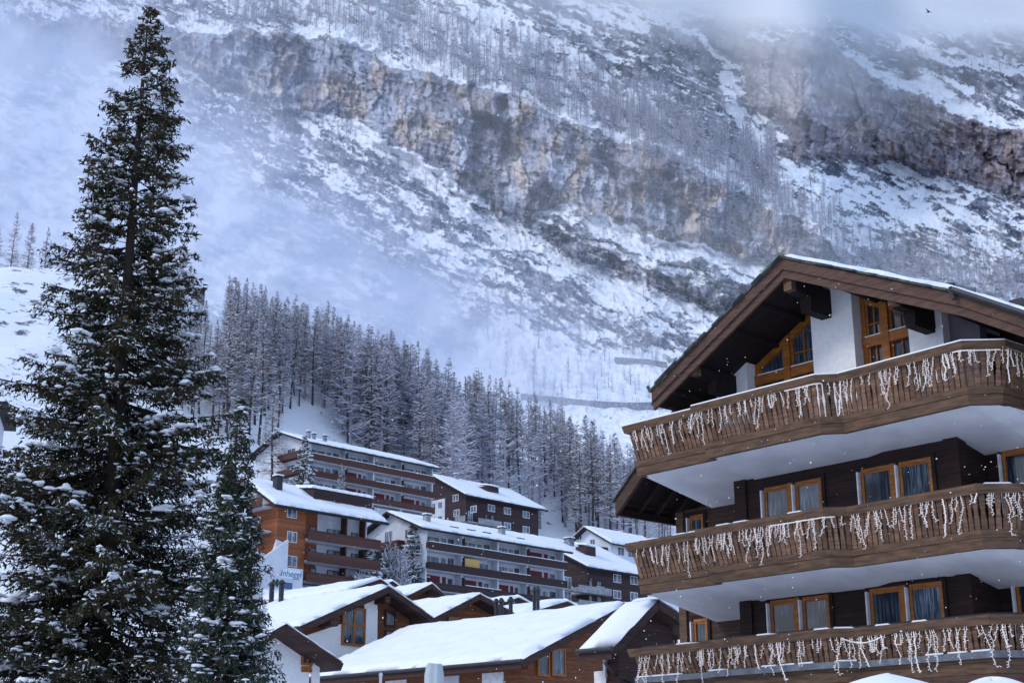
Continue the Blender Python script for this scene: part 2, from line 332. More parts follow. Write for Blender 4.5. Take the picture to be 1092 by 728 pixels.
setv(poly_m([(930,60),(1000,80),(1092,105),(1400,130),(1400,70),(1092,60),(1000,50)], 7), .72)
setv(TERR*.9, .30); setv(BASE, .12); setv(poly_m([(540,300),(620,320),(700,345),(760,352),(740,385),(690,375),(640,372),(600,362),(560,350),(520,330)], 9), .43); setv(C2, .93); setv(CLIFF, .90); setv(BUMP, .82)
for s, v in ((S1,.10),(S2,.04),(S3,.2),(R1,.12),(R2,.10),(R3,.10),(R4,.2),(R5,.2),(R6,.25)): setv(s*.95, v)
# lip of snow on top of the cliff
setv(line_m([(x, y-5, 5) for x, y in UL if x > 100])*.9, .08)
def worley(x, y, seed):
    ix = np.floor(x); iy = np.floor(y); f1 = np.full(x.shape, 9.); f2 = np.full(x.shape, 9.); idv = np.zeros(x.shape); gxv = np.zeros(x.shape); gyv = np.zeros(x.shape)
    for a in (-1,0,1):
        for b in (-1,0,1):
            cx = ix+a+hash2(ix+a, iy+b, seed); cy = iy+b+hash2(ix+a, iy+b, seed+7); d = np.hypot(x-cx, y-cy); h = hash2(ix+a, iy+b, seed+13)
            n_ = d < f1; f2 = np.where(n_, f1, np.minimum(f2, d)); idv = np.where(n_, h, idv); gxv = np.where(n_, x-cx, gxv); gyv = np.where(n_, y-cy, gyv); f1 = np.where(n_, d, f1)
    return f1, f2-f1, idv, gxv, gyv
ca, sa = math.cos(math.radians(24)), math.sin(math.radians(24))
AX, AY = PX*ca+PY*sa, -PX*sa+PY*ca            # along / across the strata, which dip to the right
n1 = fbm(AX/42, AY/12, 6, 31, .58); n2 = fbm(AX/14, AY/5, 5, 41, .6); n3 = fbm(PX/60, PY/60, 4, 51)
n4 = fbm(AX/7, AY/2.6, 3, 61, .6)
n7 = fbm(AX/26, AY/5.5, 4, 67, .6, True)-.3
wq = 5*vnoise(PX/19, PY/19, 401)+2.5*vnoise(PX/7, PY/7, 402); wr_ = 5*vnoise(PX/19+7, PY/19, 403)+2.5*vnoise(PX/7, PY/7+4, 404)
Wa = worley((AX+wq)/34, (AY+wr_)/11, 411); Wb = worley((AX+wq)/13, (AY+wr_)/5.0, 412); Wc = worley((PX+wq)/20, (PY+wr_)/44, 413); Wd = worley((PX+wq*.6)/8, (PY+wr_*.6)/15, 414)
nn = .40*n1+.34*n2+.16*n3+.20*n4+.16*n7+.26*(Wa[2]-.5)+.22*(Wb[2]-.5)+.30*Wa[4]*-.5+.22*Wb[4]*-.5
n5 = fbm(PX/150, PY/95, 3, 35); n6 = fbm(AX/90, AY/20, 4, 37, .55, True)-.35
fld = R+.035+(nn*1.15+.28*n5+.30*n6)*np.where(CLIFF+C2 > .5, .45, 1.)*np.where(BASE > .5, .6, 1.)
led = sstep(.70,.80, fbm(AX/46+3, AY/8.5, 4, 69, .5, True))*(.25+.75*sstep(-.2,.3,n3))      # snow caught on thin ledges
ROCK = sstep(.475, .515, fld)*(1-led*np.clip(.45+.7*(CLIFF+C2 < .4), 0, 1)*.95)
# ---- depth of the sheet, climbing from the valley floor
dx_, _, _ = PX*0, 0, 0
T = (FP*ST+(364-PY)*CT)/(FP*CT-(364-PY)*ST)
def blur(a, k):
    w = int(k); ker = np.hanning(2*w+3)[1:-1]; ker /= ker.sum()
    a = np.apply_along_axis(lambda r: np.convolve(np.pad(r, w, 'edge'), ker, 'valid'), 1, a)
    return np.apply_along_axis(lambda r: np.convolve(np.pad(r, w, 'edge'), ker, 'valid'), 0, a)
steep = np.clip(CLIFF*1.+C2*.3+BUMP*.6, 0, 1)
off = .42+steep*3.5+.12*MID-.14*np.clip(S1+S2+R2+BASE*.4, 0, 1)
off = blur(off, 6)
dT = np.diff(T, axis=0, prepend=T[:1]); LG = np.cumsum(dT/off, axis=0)
kh = np.hanning(63)[1:-1]; kh /= kh.sum()
LG = np.apply_along_axis(lambda r: np.convolve(np.pad(r, 30, 'edge'), kh, 'valid'), 1, LG)
D = 430*np.exp(LG)
rel = .012*fbm(PX/130, PY/110, 3, 71, ridge=True)+.006*fbm(AX/60, AY/26, 5, 81, .55, True)*(.5+steep)+.0022*fbm(PX/9, PY/30, 4, 85, .6, True)*np.clip(ROCK+CLIFF,0,1)+.0016*fbm(AX/16, AY/5, 4, 87, .6)
Wg = worley((PX+wq*2)/70, (PY+wr_*2)/110, 431)
rel += (0.0070*Wg[2]+.0036*Wg[3]*(Wg[2]-.3)+.0048*Wc[2]+.0020*Wd[2]+.004*Wc[3]*(Wc[2]-.5)+.0026*Wd[3]*(Wd[2]-.5)*2)*np.clip(CLIFF+C2+BUMP,0,1)+(.0022*Wa[2]+.0010*Wb[2]-.0026*Wa[4]-.0013*Wb[4])*(1-.7*np.clip(CLIFF+C2+BASE,0,1))
rel += .0020*fbm(PX/14, PY/40, 4, 86, .55, True)*np.clip(CLIFF+C2+BUMP,0,1)
D = D*(1-rel*1.7)-ROCK*.0*D
k = D/(FP*CT-(364-PY)*ST); X = (PX-546)*k; Z = (FP*ST+(364-PY)*CT)*k+CAMZ
# ---- colours of bare rock and snow
def mixc(a, b, t): return a*(1-t[...,None])+b*t[...,None]
c = lambda *v: np.array(v)
v1 = fbm(PX/7, PY/34, 4, 101, .6); v2 = fbm(AX/30, AY/14, 5, 111, .55); v3 = fbm(PX/26, PY/40, 4, 121, .55); v4 = fbm(PX/4, PY/5, 3, 131, .6)
rock = mixc(c(.060,.070,.100), c(.27,.28,.33), sstep(-.35,.40,v2+.5*v1))
tanm = sstep(.02,.34, v3+.35*v1+.10*sstep(450,700,PX)*CLIFF)*np.clip(CLIFF*.9+C2*.7+BUMP*.45+.12,0,1)
rock = mixc(rock, c(.40,.30,.235), tanm*.62)
rock = mixc(rock, c(.15,.105,.105), C2*.55)
rock = mixc(rock, c(.035,.042,.07), sstep(.12,.42, v1-.3*v3)*.75*(.35+.65*CLIFF))          # water streaks
wall = np.clip(CLIFF+C2*.8, 0, 1)
big = fbm(PX/55+4, PY/70, 4, 173)
rock = mixc(rock, c(.40,.42,.50), (.30+.55*sstep(-.2,.3,big))*CLIFF)
rock = mixc(rock, c(.42,.33,.265), sstep(-.08,.32,v3+.2*v1-.25*big)*.72*CLIFF)
rock = mixc(rock, c(.085,.10,.15), sstep(.05,.40,-big+.5*v1)*.6*CLIFF)
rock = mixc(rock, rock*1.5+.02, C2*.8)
rock *= (1+(.75-.35*wall)[...,None]*v4[...,None])*(1+.55*fbm(PX/5, PY/18, 4, 171, .65)[...,None]*(.5+.5*wall)[...,None])
rock *= (1+(.55*(Wd[2]-.5)+.50*(Wc[2]-.5))*wall+(.5*(Wb[2]-.5)+.4*(Wa[2]-.5))*(1-wall))[...,None]
ck = sstep(.12,.0,Wc[1])*wall*.55*sstep(-.3,.3,v3+.3*v1)+sstep(.13,.0,Wd[1])*wall*.42+sstep(.12,.0,Wb[1])*(1-wall)*.45; rock = rock*(1-np.clip(ck,0,.85))[...,None]
crk = sstep(.80,.93, fbm(AX/30, AY/10, 4, 141, .6, True)); rock = mixc(rock, rock*.32, crk*.9); crk2 = sstep(.80,.92, fbm(PX/9, PY/30, 4, 143, .6, True)); rock = mixc(rock, rock*.4, crk2*.8*np.clip(CLIFF+C2+BUMP,0,1))
snowc = mixc(c(.80,.82,.87), c(.60,.64,.72), sstep(.0,.6, fbm(AX/10, AY/4, 4, 151)))
scr = sstep(.28,.5, n4+.4*n2)*.35*(1-BASE*.7); snowc = mixc(snowc, c(.22,.22,.26), scr)
C = mixc(snowc, rock, ROCK)
# thin brush on the slopes under and beside the cliffs
brush = np.clip(poly_m([(650,150),(760,185),(905,262),(1400,280),(1400,420),(880,330),(800,235),(700,185)], 18)+.55*TERR+.35*poly_m([(440,280),(700,330),(760,400),(560,420),(470,370)], 18),0,1)
bn = sstep(-.12,.22, fbm(PX/3.0, PY/9, 4, 161, .6)+.35*fbm(PX/40,PY/30,3,163))*brush; C = mixc(C, c(.15,.125,.155), bn*.72)
C = np.clip(C, 0, 1)
ny, nx = PX.shape; i = (np.arange(ny-1)[:,None]*nx+np.arange(nx-1)[None]).ravel(); F = np.stack([i, i+1, i+nx+1, i+nx], 1)
mm_ = bpy.data.materials.new('mountain_rock_and_snow'); mm_.use_nodes = True; NN = mm_.node_tree.nodes; LL = mm_.node_tree.links; b = NN['Principled BSDF']; b.inputs['Roughness'].default_value = .9; b.inputs['Specular IOR Level'].default_value = .1
aa = NN.new('ShaderNodeAttribute'); aa.attribute_name = 'ground_colour'
ns = NN.new('ShaderNodeTexNoise'); ns.inputs['Scale'].default_value = .9; ns.inputs['Detail'].default_value = 4; gt = NN.new('ShaderNodeTexCoord'); LL.new(gt.outputs['Object'], ns.inputs['Vector'])
mr = NN.new('ShaderNodeMapRange'); mr.inputs[3].default_value = .8; mr.inputs[4].default_value = 1.2; LL.new(ns.outputs[0], mr.inputs[0])
mx = NN.new('ShaderNodeMix'); mx.data_type = 'RGBA'; mx.blend_type = 'MULTIPLY'; mx.inputs[0].default_value = 1; LL.new(aa.outputs['Color'], mx.inputs[6]); LL.new(mr.outputs[0], mx.inputs[7]); LL.new(mx.outputs[2], b.inputs['Base Color'])
tag(mesh_np('mountain', np.stack([X.ravel(), D.ravel(), Z.ravel()], 1), [F], [mm_], smooth=True,
    attrs={'ground_colour': ('FLOAT_COLOR', 'POINT', np.concatenate([C, np.ones(C.shape[:2]+(1,))], 2))}), kind='structure')
def mount(px, py):
    j = int(round((px+300)/STEPX)); r = int(round((640-py)/STEPY)); r = min(max(r, 0), ny-1); j = min(max(j, 0), nx-1)
    return Vector((X[r,j], D[r,j], Z[r,j]))

# ---- drifting mist: two soft sheets of cloud hanging in front of the slopes
def mist(name, label, grid, Dfun, alpha, col):
    gxx, gyy = grid; a = np.clip(alpha, 0, 1); Dm = Dfun
    k = Dm/(FP*CT-(364-gyy)*ST); Xm = (gxx-546)*k; Zm = (FP*ST+(364-gyy)*CT)*k+CAMZ
    n_y, n_x = gxx.shape; i = (np.arange(n_y-1)[:,None]*n_x+np.arange(n_x-1)[None]).ravel(); F = np.stack([i, i+1, i+n_x+1, i+n_x], 1)
    m = bpy.data.materials.new(name+'_vapour'); m.use_nodes = True; NN = m.node_tree.nodes; LL = m.node_tree.links
    NN.remove(NN['Principled BSDF']); out = NN['Material Output']
    tr = NN.new('ShaderNodeBsdfTransparent'); df = NN.new('ShaderNodeBsdfDiffuse'); tl = NN.new('ShaderNodeBsdfTranslucent')
    df.inputs[0].default_value = rgba(col); tl.inputs[0].default_value = rgba(col)
    ms = NN.new('ShaderNodeMixShader'); ms.inputs[0].default_value = .5; LL.new(df.outputs[0], ms.inputs[1]); LL.new(tl.outputs[0], ms.inputs[2])
    at_ = NN.new('ShaderNodeAttribute'); at_.attribute_name = 'mist_amount'
    m2 = NN.new('ShaderNodeMixShader'); LL.new(at_.outputs['Fac'], m2.inputs[0]); LL.new(tr.outputs[0], m2.inputs[1]); LL.new(ms.outputs[0], m2.inputs[2]); LL.new(m2.outputs[0], out.inputs[0])
    o = mesh_np(name, np.stack([Xm.ravel(), Dm.ravel(), Zm.ravel()], 1), [F], [m], smooth=True, attrs={'mist_amount': ('FLOAT', 'POINT', a)})
    return tag(o, label, 'mist', kind='stuff')
def gauss(gxx, gyy, cx, cy, rx, ry, rot=0):
    c_, s_ = math.cos(rot), math.sin(rot); dx = (gxx-cx)*c_+(gyy-cy)*s_; dy = -(gxx-cx)*s_+(gyy-cy)*c_
    return np.exp(-(dx/rx)**2-(dy/ry)**2)
g = np.meshgrid(np.arange(-280, 1380, 8.), np.arange(600, -80, -8.))
fn = fbm(g[0]/150, g[1]/110, 5, 201, .5); fn2 = fbm(g[0]/60, g[1]/45, 4, 211, .55)
A1 = 1.05*gauss(*g, 60,190,330,165,.42)+.90*gauss(*g, 330,320,240,80,.5)+.42*gauss(*g, 520,350,150,70,.35)+.25*gauss(*g, -100,60,300,200)
A1 = A1*(1+.55*fn+.30*fn2)*sstep(610, 470, g[1]); A1 = np.clip(A1, 0, .88)
D1 = 385+.04*np.abs(g[0]-300)+10*fn
mist('mist_bank', 'pale blue mist lying against the slope behind the larch forest', g, D1, A1, (.71,.75,.87))
jj = np.clip(((g[0]+300)/STEPX).astype(int), 0, nx-1); rr = np.clip(((640-g[1])/STEPY).astype(int), 0, ny-1)
Dsm = blur(D[rr, jj], 5)*.90
top = sstep(66, -30, g[1]+28*fn+14*fn2-.035*(g[0]-546)*1.0)*sstep(480, 860, g[0]+60*fn)
A2 = .04+.10*gauss(*g, 600,160,240,90,.5)+1.35*top+.34*gauss(*g, 880,80,140,50)*(1+.8*fn)+.15*gauss(*g, 900,270,200,50,.2)*(1+.6*fn2)+.0+.22*gauss(*g, 560,-10,300,40)+.10*gauss(*g, 560,380,160,50)
A2 = np.where(A2 < .10, A2*sstep(.04,.10,A2), A2)*sstep(600, 520, g[1])
A2 = np.clip(A2, 0, .97)
mist('cloud_veil', 'thin pale cloud drifting across the upper cliffs and the summit', g, Dsm, A2, (.93,.96,1.0))
# ================================================================== light
w = bpy.data.worlds.new("World"); scene.world = w; w.use_nodes = True; NN = w.node_tree.nodes; LL = w.node_tree.links
bg = NN['Background']; sky = NN.new('ShaderNodeTexSky'); sky.sky_type = 'NISHITA'; sky.sun_disc = False
SEL, SAZ = math.radians(38), math.radians(252)
sky.sun_elevation = SEL; sky.sun_rotation = SAZ; sky.air_density = 1.3; sky.dust_density = 2
LL.new(sky.outputs[0], bg.inputs[0]); bg.inputs[1].default_value = .05
b2 = NN.new('ShaderNodeBackground'); b2.inputs[0].default_value = (.53,.70,1.04,1); b2.inputs[1].default_value = .92
ad = NN.new('ShaderNodeAddShader'); LL.new(bg.outputs[0], ad.inputs[0]); LL.new(b2.outputs[0], ad.inputs[1]); LL.new(ad.outputs[0], NN['World Output'].inputs[0])
sun = bpy.data.lights.new('sun', 'SUN'); so = bpy.data.objects.new('sun', sun); COL.objects.link(so); sun.energy = 1.25; sun.angle = math.radians(14); sun.color = (1,.96,.92)
dv = Vector((math.sin(SAZ)*math.cos(SEL), math.cos(SAZ)*math.cos(SEL), math.sin(SEL))); so.rotation_euler = dv.to_track_quat('Z', 'Y').to_euler()
scene.view_settings.view_transform = 'Standard'; scene.view_settings.look = 'None'; scene.view_settings.exposure = 0
scene.cycles.use_denoising = True; scene.cycles.max_bounces = 6; scene.cycles.transparent_max_bounces = 12; scene.cycles.diffuse_bounces = 3
try: scene.cycles.denoiser = 'OPENIMAGEDENOISE'
except Exception: pass
# ================================================================== trees
def interp(pl, x):
    for (a, b), (c_, d) in zip(pl[:-1], pl[1:]):
        if a <= x <= c_: return b+(d-b)*(x-a)/(c_-a)
    return pl[0][1] if x < pl[0][0] else pl[-1][1]

def ribbons(P, Q, w0, w1, up=(0,0,1), facing=None):
    """thin quads from P to Q (n,3), widths w0,w1 (n,), crossed randomly"""
    d = Q-P; d /= np.linalg.norm(d, axis=1, keepdims=True)+1e-9
    r = np.cross(d, facing if facing is not None else RNG.normal(size=P.shape)); r /= np.linalg.norm(r, axis=1, keepdims=True)+1e-9
    V = np.stack([P-r*w0[:,None]/2, P+r*w0[:,None]/2, Q+r*w1[:,None]/2, Q-r*w1[:,None]/2], 1).reshape(-1,3)
    F = np.arange(len(V)).reshape(-1,4); return V, F
def cone_trunk(h, r, n=7, seg=8, wob=.0, top=.02):
    V = []; 
    for i in range(seg+1):
        t = i/seg; rr = r*(1-t)**.9+top*r; ox, oy = wob*math.sin(t*5), wob*math.cos(t*4)
        for k in range(n): V.append((ox+rr*math.cos(2*math.pi*k/n), oy+rr*math.sin(2*math.pi*k/n), h*t))
    F = [(i*n+k, i*n+(k+1) % n, (i+1)*n+(k+1) % n, (i+1)*n+k) for i in range(seg) for k in range(n)]
    return np.array(V), np.array(F)
def larch_arrays(h, rng, nb=110, base=.12, wid=.15, sub=7, frost=.5):
    """bare larch: fine upcurved branches; returns V,F,mi (0 twig, 1 frost)"""
    t = base+(1-base)*rng.rand(nb)**.85; t.sort()
    L = h*wid*(1-t)**.8*(.5+.7*rng.rand(nb))+.10; az = rng.rand(nb)*6.283
    dirv = np.stack([np.cos(az), np.sin(az), np.zeros(nb)], 1); p0 = np.stack([np.zeros(nb), np.zeros(nb), t*h], 1)
    ang = -.30+.55*t+.25*rng.normal(size=nb)*.6
    def pt(s): # point along branch
        return p0+dirv*(L*s)[:,None]+np.stack([np.zeros(nb)]*2+[L*(np.tan(ang)*s+.28*s*s)], 1)
    Vs, Fs, mi = [], [], []; n0 = 0
    def put(V, F, m):
        nonlocal n0
        Vs.append(V); Fs.append(F+n0); mi.append(np.full(len(F), m)); n0 += len(V)
    S = [0,.4,.75,1.]
    for a, b in zip(S[:-1], S[1:]):
        w_ = .11*(1-a)+.03; P, Q = pt(np.full(nb, a)), pt(np.full(nb, b))
        put(*ribbons(P, Q, np.full(nb, w_), np.full(nb, w_*.6), facing=None), 0)
        if frost:
            sel = rng.rand(nb) < frost; up = np.array([0,0,.07])
            put(*ribbons(P[sel]+up, Q[sel]+up, np.full(sel.sum(), w_*1.2+.03), np.full(sel.sum(), w_*.9+.02), facing=rng.normal(size=(sel.sum(),3))*[1,1,.25]), 1)
    for k in range(sub):
        s = .2+.8*rng.rand(nb); P = pt(s); side = np.where(rng.rand(nb) < .5, 1, -1)
        dd = np.stack([-dirv[:,1], dirv[:,0], np.zeros(nb)], 1)*side[:,None]*(.5+.6*rng.rand(nb))[:,None]+dirv*.7+np.array([0,0,1.])*(rng.normal(size=nb)*.35-.1)[:,None]
        ll = L*(.22+.22*rng.rand(nb))*(1.15-s*.5)+.15; Q = P+dd*ll[:,None]
        put(*ribbons(P, Q, np.full(nb, .055), np.full(nb, .03)), 0)
        sel = rng.rand(nb) < frost*.62
        put(*ribbons(P[sel]+[0,0,.05], Q[sel]+[0,0,.05], np.full(sel.sum(), .10), np.full(sel.sum(), .05), facing=rng.normal(size=(sel.sum(),3))*[1,1,.3]), 1)
    return np.concatenate(Vs), np.concatenate(Fs), np.concatenate(mi)
ax_clear = lambda p: p
LARCH = []
for k in range(7):
    h = 24+2*k % 5; rng = np.random.RandomState(100+k)
    V, F, mi = larch_arrays(h, rng, 135, .14+.07*(k % 4), .155+.018*(k % 4), 9, .60)
    tV, tF = cone_trunk(h, .28, 6, 8, .3)
    e = empty('larch_tree', (0,0,0)); cr = mesh_np('crown', V, [F], [M['larch'] if k % 3 else M['larchb'], M['frost']], e, mi); tr = mesh_np('trunk', tV, [tF], [M['larchbark']], e)
    LARCH.append((e, cr, tr, h))
LUSED = [False]*7
def place_larch(p, H, rz, k, label, group, lean=0.):
    e, cr, tr, h = LARCH[k]
    if not LUSED[k]: LUSED[k] = True; r = e
    else:
        r = e.copy(); COL.objects.link(r)
        for ch in (cr, tr):
            c_ = ch.copy(); COL.objects.link(c_); c_.parent = r
    r.location = p; r.rotation_euler = (lean, lean*.7, rz); s = H/h; r.scale = (s*random.uniform(.75,1.25), s*random.uniform(.75,1.25), s)
    return tag(r, label, 'larch tree', group)
GAP = [(300,446),(335,450),(365,482),(400,496),(440,505)]
# the larch wood on the hill crest behind the apartment houses
rnd = random.Random(5); spots = []; tries = 0
TOPS = [(150,332),(234,332),(242,284),(300,300),(355,320),(420,348),(490,375),(530,395),(600,425),(650,455),(700,480)]
def toplim(px):
    for (a, b), (c_, d) in zip(TOPS[:-1], TOPS[1:]):
        if a <= px <= c_: return b+(d-b)*(px-a)/(c_-a)
    return 330 if px < 150 else 500
while len(spots) < 262 and tries < 30000:
    tries += 1; px = rnd.uniform(150, 720); Y = rnd.uniform(262, 345); x = (px-546)/1480*Y
    z = hz(x, Y); q = proj((x, Y, z))
    # open snow patch above the upper apartment house, and room for the houses
    if 300 < q[0] < 440 and q[1] > interp(GAP, q[0]): continue
    if q[0] <= 300 and q[1] > 480: continue
    if 440 <= q[0] < 600 and (q[1] > 535 or Y < (286 if q[0] < 475 else 296)): continue
    if 600 <= q[0] and Y < 290: continue
    if q[1] > 590 or q[0] < 140 or 192 < q[0] < 238 and Y > 300: continue
    if any((x-a)**2+(Y-b)**2 < 4.6 for a, b, *_ in spots): continue
    spots.append((x, Y, z, q))
LA = []
for k in range(3):
    V, F, mi = larch_arrays(24, np.random.RandomState(500+k), 100, .12, .2, 7, .6); tV, tF = cone_trunk(24, .3, 5, 4); LA.append((np.concatenate([V, tV])/1.2, np.concatenate([F, tF+len(V)]), np.concatenate([mi, np.zeros(len(tF))])))
for (x, Y, z, q) in spots:
    want = toplim(q[0]); hpx = q[1]-want; hm = hpx/1517*Y*1.05
    H = min(max(hm*rnd.uniform(.86, 1.0), 13), 27)*rnd.uniform(.72,1.04)
    place_larch((x, Y, z-.4), H, rnd.uniform(0,6.28), rnd.randrange(7), 'tall bare larch in the frosted wood on the hill behind the apartment houses', 'larches of the hillside wood', rnd.uniform(-.035,.035))
for px, Y, top in ((6,318,212),(24,322,225),(42,320,232),(-12,322,230),(62,328,250),(200,330,296)):
    x = (px-546)/1440*Y; z = hz(x, Y); q = proj((x,Y,z)); H = (q[1]-top)/1517*Y
    place_larch((x, Y, z-.3), max(H, 9), rnd.uniform(0,6), rnd.randrange(7), 'bare larch on the snowy crest at the left edge beyond the big spruce', 'larches on the left crest')
def single_larch(px, Y, top, k, label):
    x = (px-546)/1480*Y; z = hz(x, Y); q = proj((x,Y,z)); H = (q[1]-top)/1517*Y*1.02
    return place_larch((x, Y, z-.3), H, rnd.uniform(0,6), k, label, None)
single_larch(291, 232, 405, 0, 'brown bare larch above the orange timber hotel, left of the snowy young spruce')
single_larch(283, 238, 440, 3, 'smaller brown larch beside the tall brown larch above the orange hotel')
single_larch(365, 226, 492, 6, 'bushy brown larch standing in front of the long upper apartment house')
# misty larches standing on the foot of the mountain: the larger ones one by one
for px, py, hh in ((556,345,22),(540,338,20),(575,372,24),(592,352,20),(606,415,17),(618,378,22),(630,352,18),(497,385,22),(520,362,24),(508,350,21),(645,385,14),(660,360,14),(675,378,14),(690,372,13),(540,400,22),(570,412,20),(600,440,14),(480,395,22)):
    place_larch(mount(px, py)-Vector((0,0,.6)), hh, rnd.uniform(0,6), rnd.randrange(7), 'hazy larch on the snowfield at the foot of the mountain above the wood', 'larches on the mountain foot')
# all the farther ones: cliff-top wood, brushy slopes
protos = []
for k in range(6):
    rng = np.random.RandomState(300+k); V, F, mi = larch_arrays(20, rng, 70, .08, .2, 5, .8); tV, tF = cone_trunk(20, .32, 4, 3)
    protos.append((np.concatenate([V, tV]), np.concatenate([F, tF+len(V)]), np.concatenate([mi, np.zeros(len(tF))])))
FV, FF, FM = [], [], []; n0 = 0
def far_tree(p, H, k, rz):
    global n0
    V, F, mi = protos[k]; c_, s_ = math.cos(rz), math.sin(rz); s = H/20
    W = np.stack([V[:,0]*c_-V[:,1]*s_, V[:,0]*s_+V[:,1]*c_, V[:,2]], 1)*s*np.array([1.15,1.15,1])+np.array(tuple(p)); FV.append(W); FF.append(F+n0); FM.append(mi); n0 += len(W)
rf = random.Random(9)
protos += LA
n_ = 0
while n_ < 190:
    px = rf.uniform(170, 735); Y = rf.uniform(280, 352); px = rf.uniform(330, 470) if rf.random() < .25 else px; x = (px-546)/1480*Y; z = hz(x, Y); q = proj((x, Y, z))
    if 300 < q[0] < 440 and q[1] > interp(GAP, q[0]): continue
    if q[1] > 585 or 192 < q[0] < 238 and Y > 302: continue
    n_ += 1; far_tree((x, Y, z-.4), min(max((q[1]-toplim(q[0]))/1517*Y*rf.uniform(.75,1.02), 12), 26), 6+rf.randrange(3), rf.uniform(0,6.28))
for k in range(760):      # cliff-top wood
    px = rf.uniform(190, 830); d = rf.random()**1.1*62*(1 if px < 650 else .8); py = interp(UL, px)-2-d
    if px < 260 and rf.random() < .5: continue
    if d > 20 and rf.random() < sstep(0, 1, np.array(fbm(np.array([px/25.]), np.array([py/18.]), 2, 5)))[0]*.5: continue
    far_tree(mount(px, py)-Vector((0,0,.5)), rf.uniform(15, 25), rf.randrange(6), rf.uniform(0,6.28))
for k in range(620):      # slopes at the right under the big cliff
    px = rf.uniform(640, 1160); u = rf.random()
    py = interp([(640,140),(700,178),(760,212),(830,245),(905,268),(1000,282),(1160,300)], px)+rf.gauss(0, 1)*16+ (14 if px > 900 else -22)
    far_tree(mount(px, py)-Vector((0,0,.5)), rf.uniform(9, 16), rf.randrange(6), rf.uniform(0,6.28))
for k in range(46):       # ridge at the upper right, sparse trees on the ledges
    px = rf.uniform(960, 1160); py = interp([(960,62),(1000,60),(1092,72),(1160,84)], px)+rf.uniform(-4, 6)
    far_tree(mount(px, py), rf.uniform(9, 14), rf.randrange(6), rf.uniform(0,6.28))
for k in range(150):
    px = rf.uniform(440, 760); py = rf.uniform(230, 430)
    if 'x' and rf.random() < .3: py = rf.uniform(360, 440); px = rf.uniform(560, 760)
    far_tree(mount(px, py)-Vector((0,0,.4)), rf.uniform(6, 12), rf.randrange(6), rf.uniform(0,6.28))
for k in range(70):
    px = rf.uniform(560, 720); py = interp([(560,424),(640,432),(720,436)], px)+rf.uniform(-2,10)
    far_tree(mount(px, py), rf.uniform(3, 6), rf.randrange(6), rf.uniform(0,6.28))
for k in range(90):
    px = rf.uniform(250, 470); py = interp([(250,120),(340,128),(470,195)], px)+rf.uniform(-8, 45)
    far_tree(mount(px, py)-Vector((0,0,.4)), rf.uniform(9, 17), rf.randrange(6), rf.uniform(0,6.28))
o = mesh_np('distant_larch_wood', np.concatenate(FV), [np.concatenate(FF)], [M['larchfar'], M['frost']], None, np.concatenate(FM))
tag(o, 'far larch wood covering the cliff top and the slopes beneath the summit', 'forest', kind='stuff')

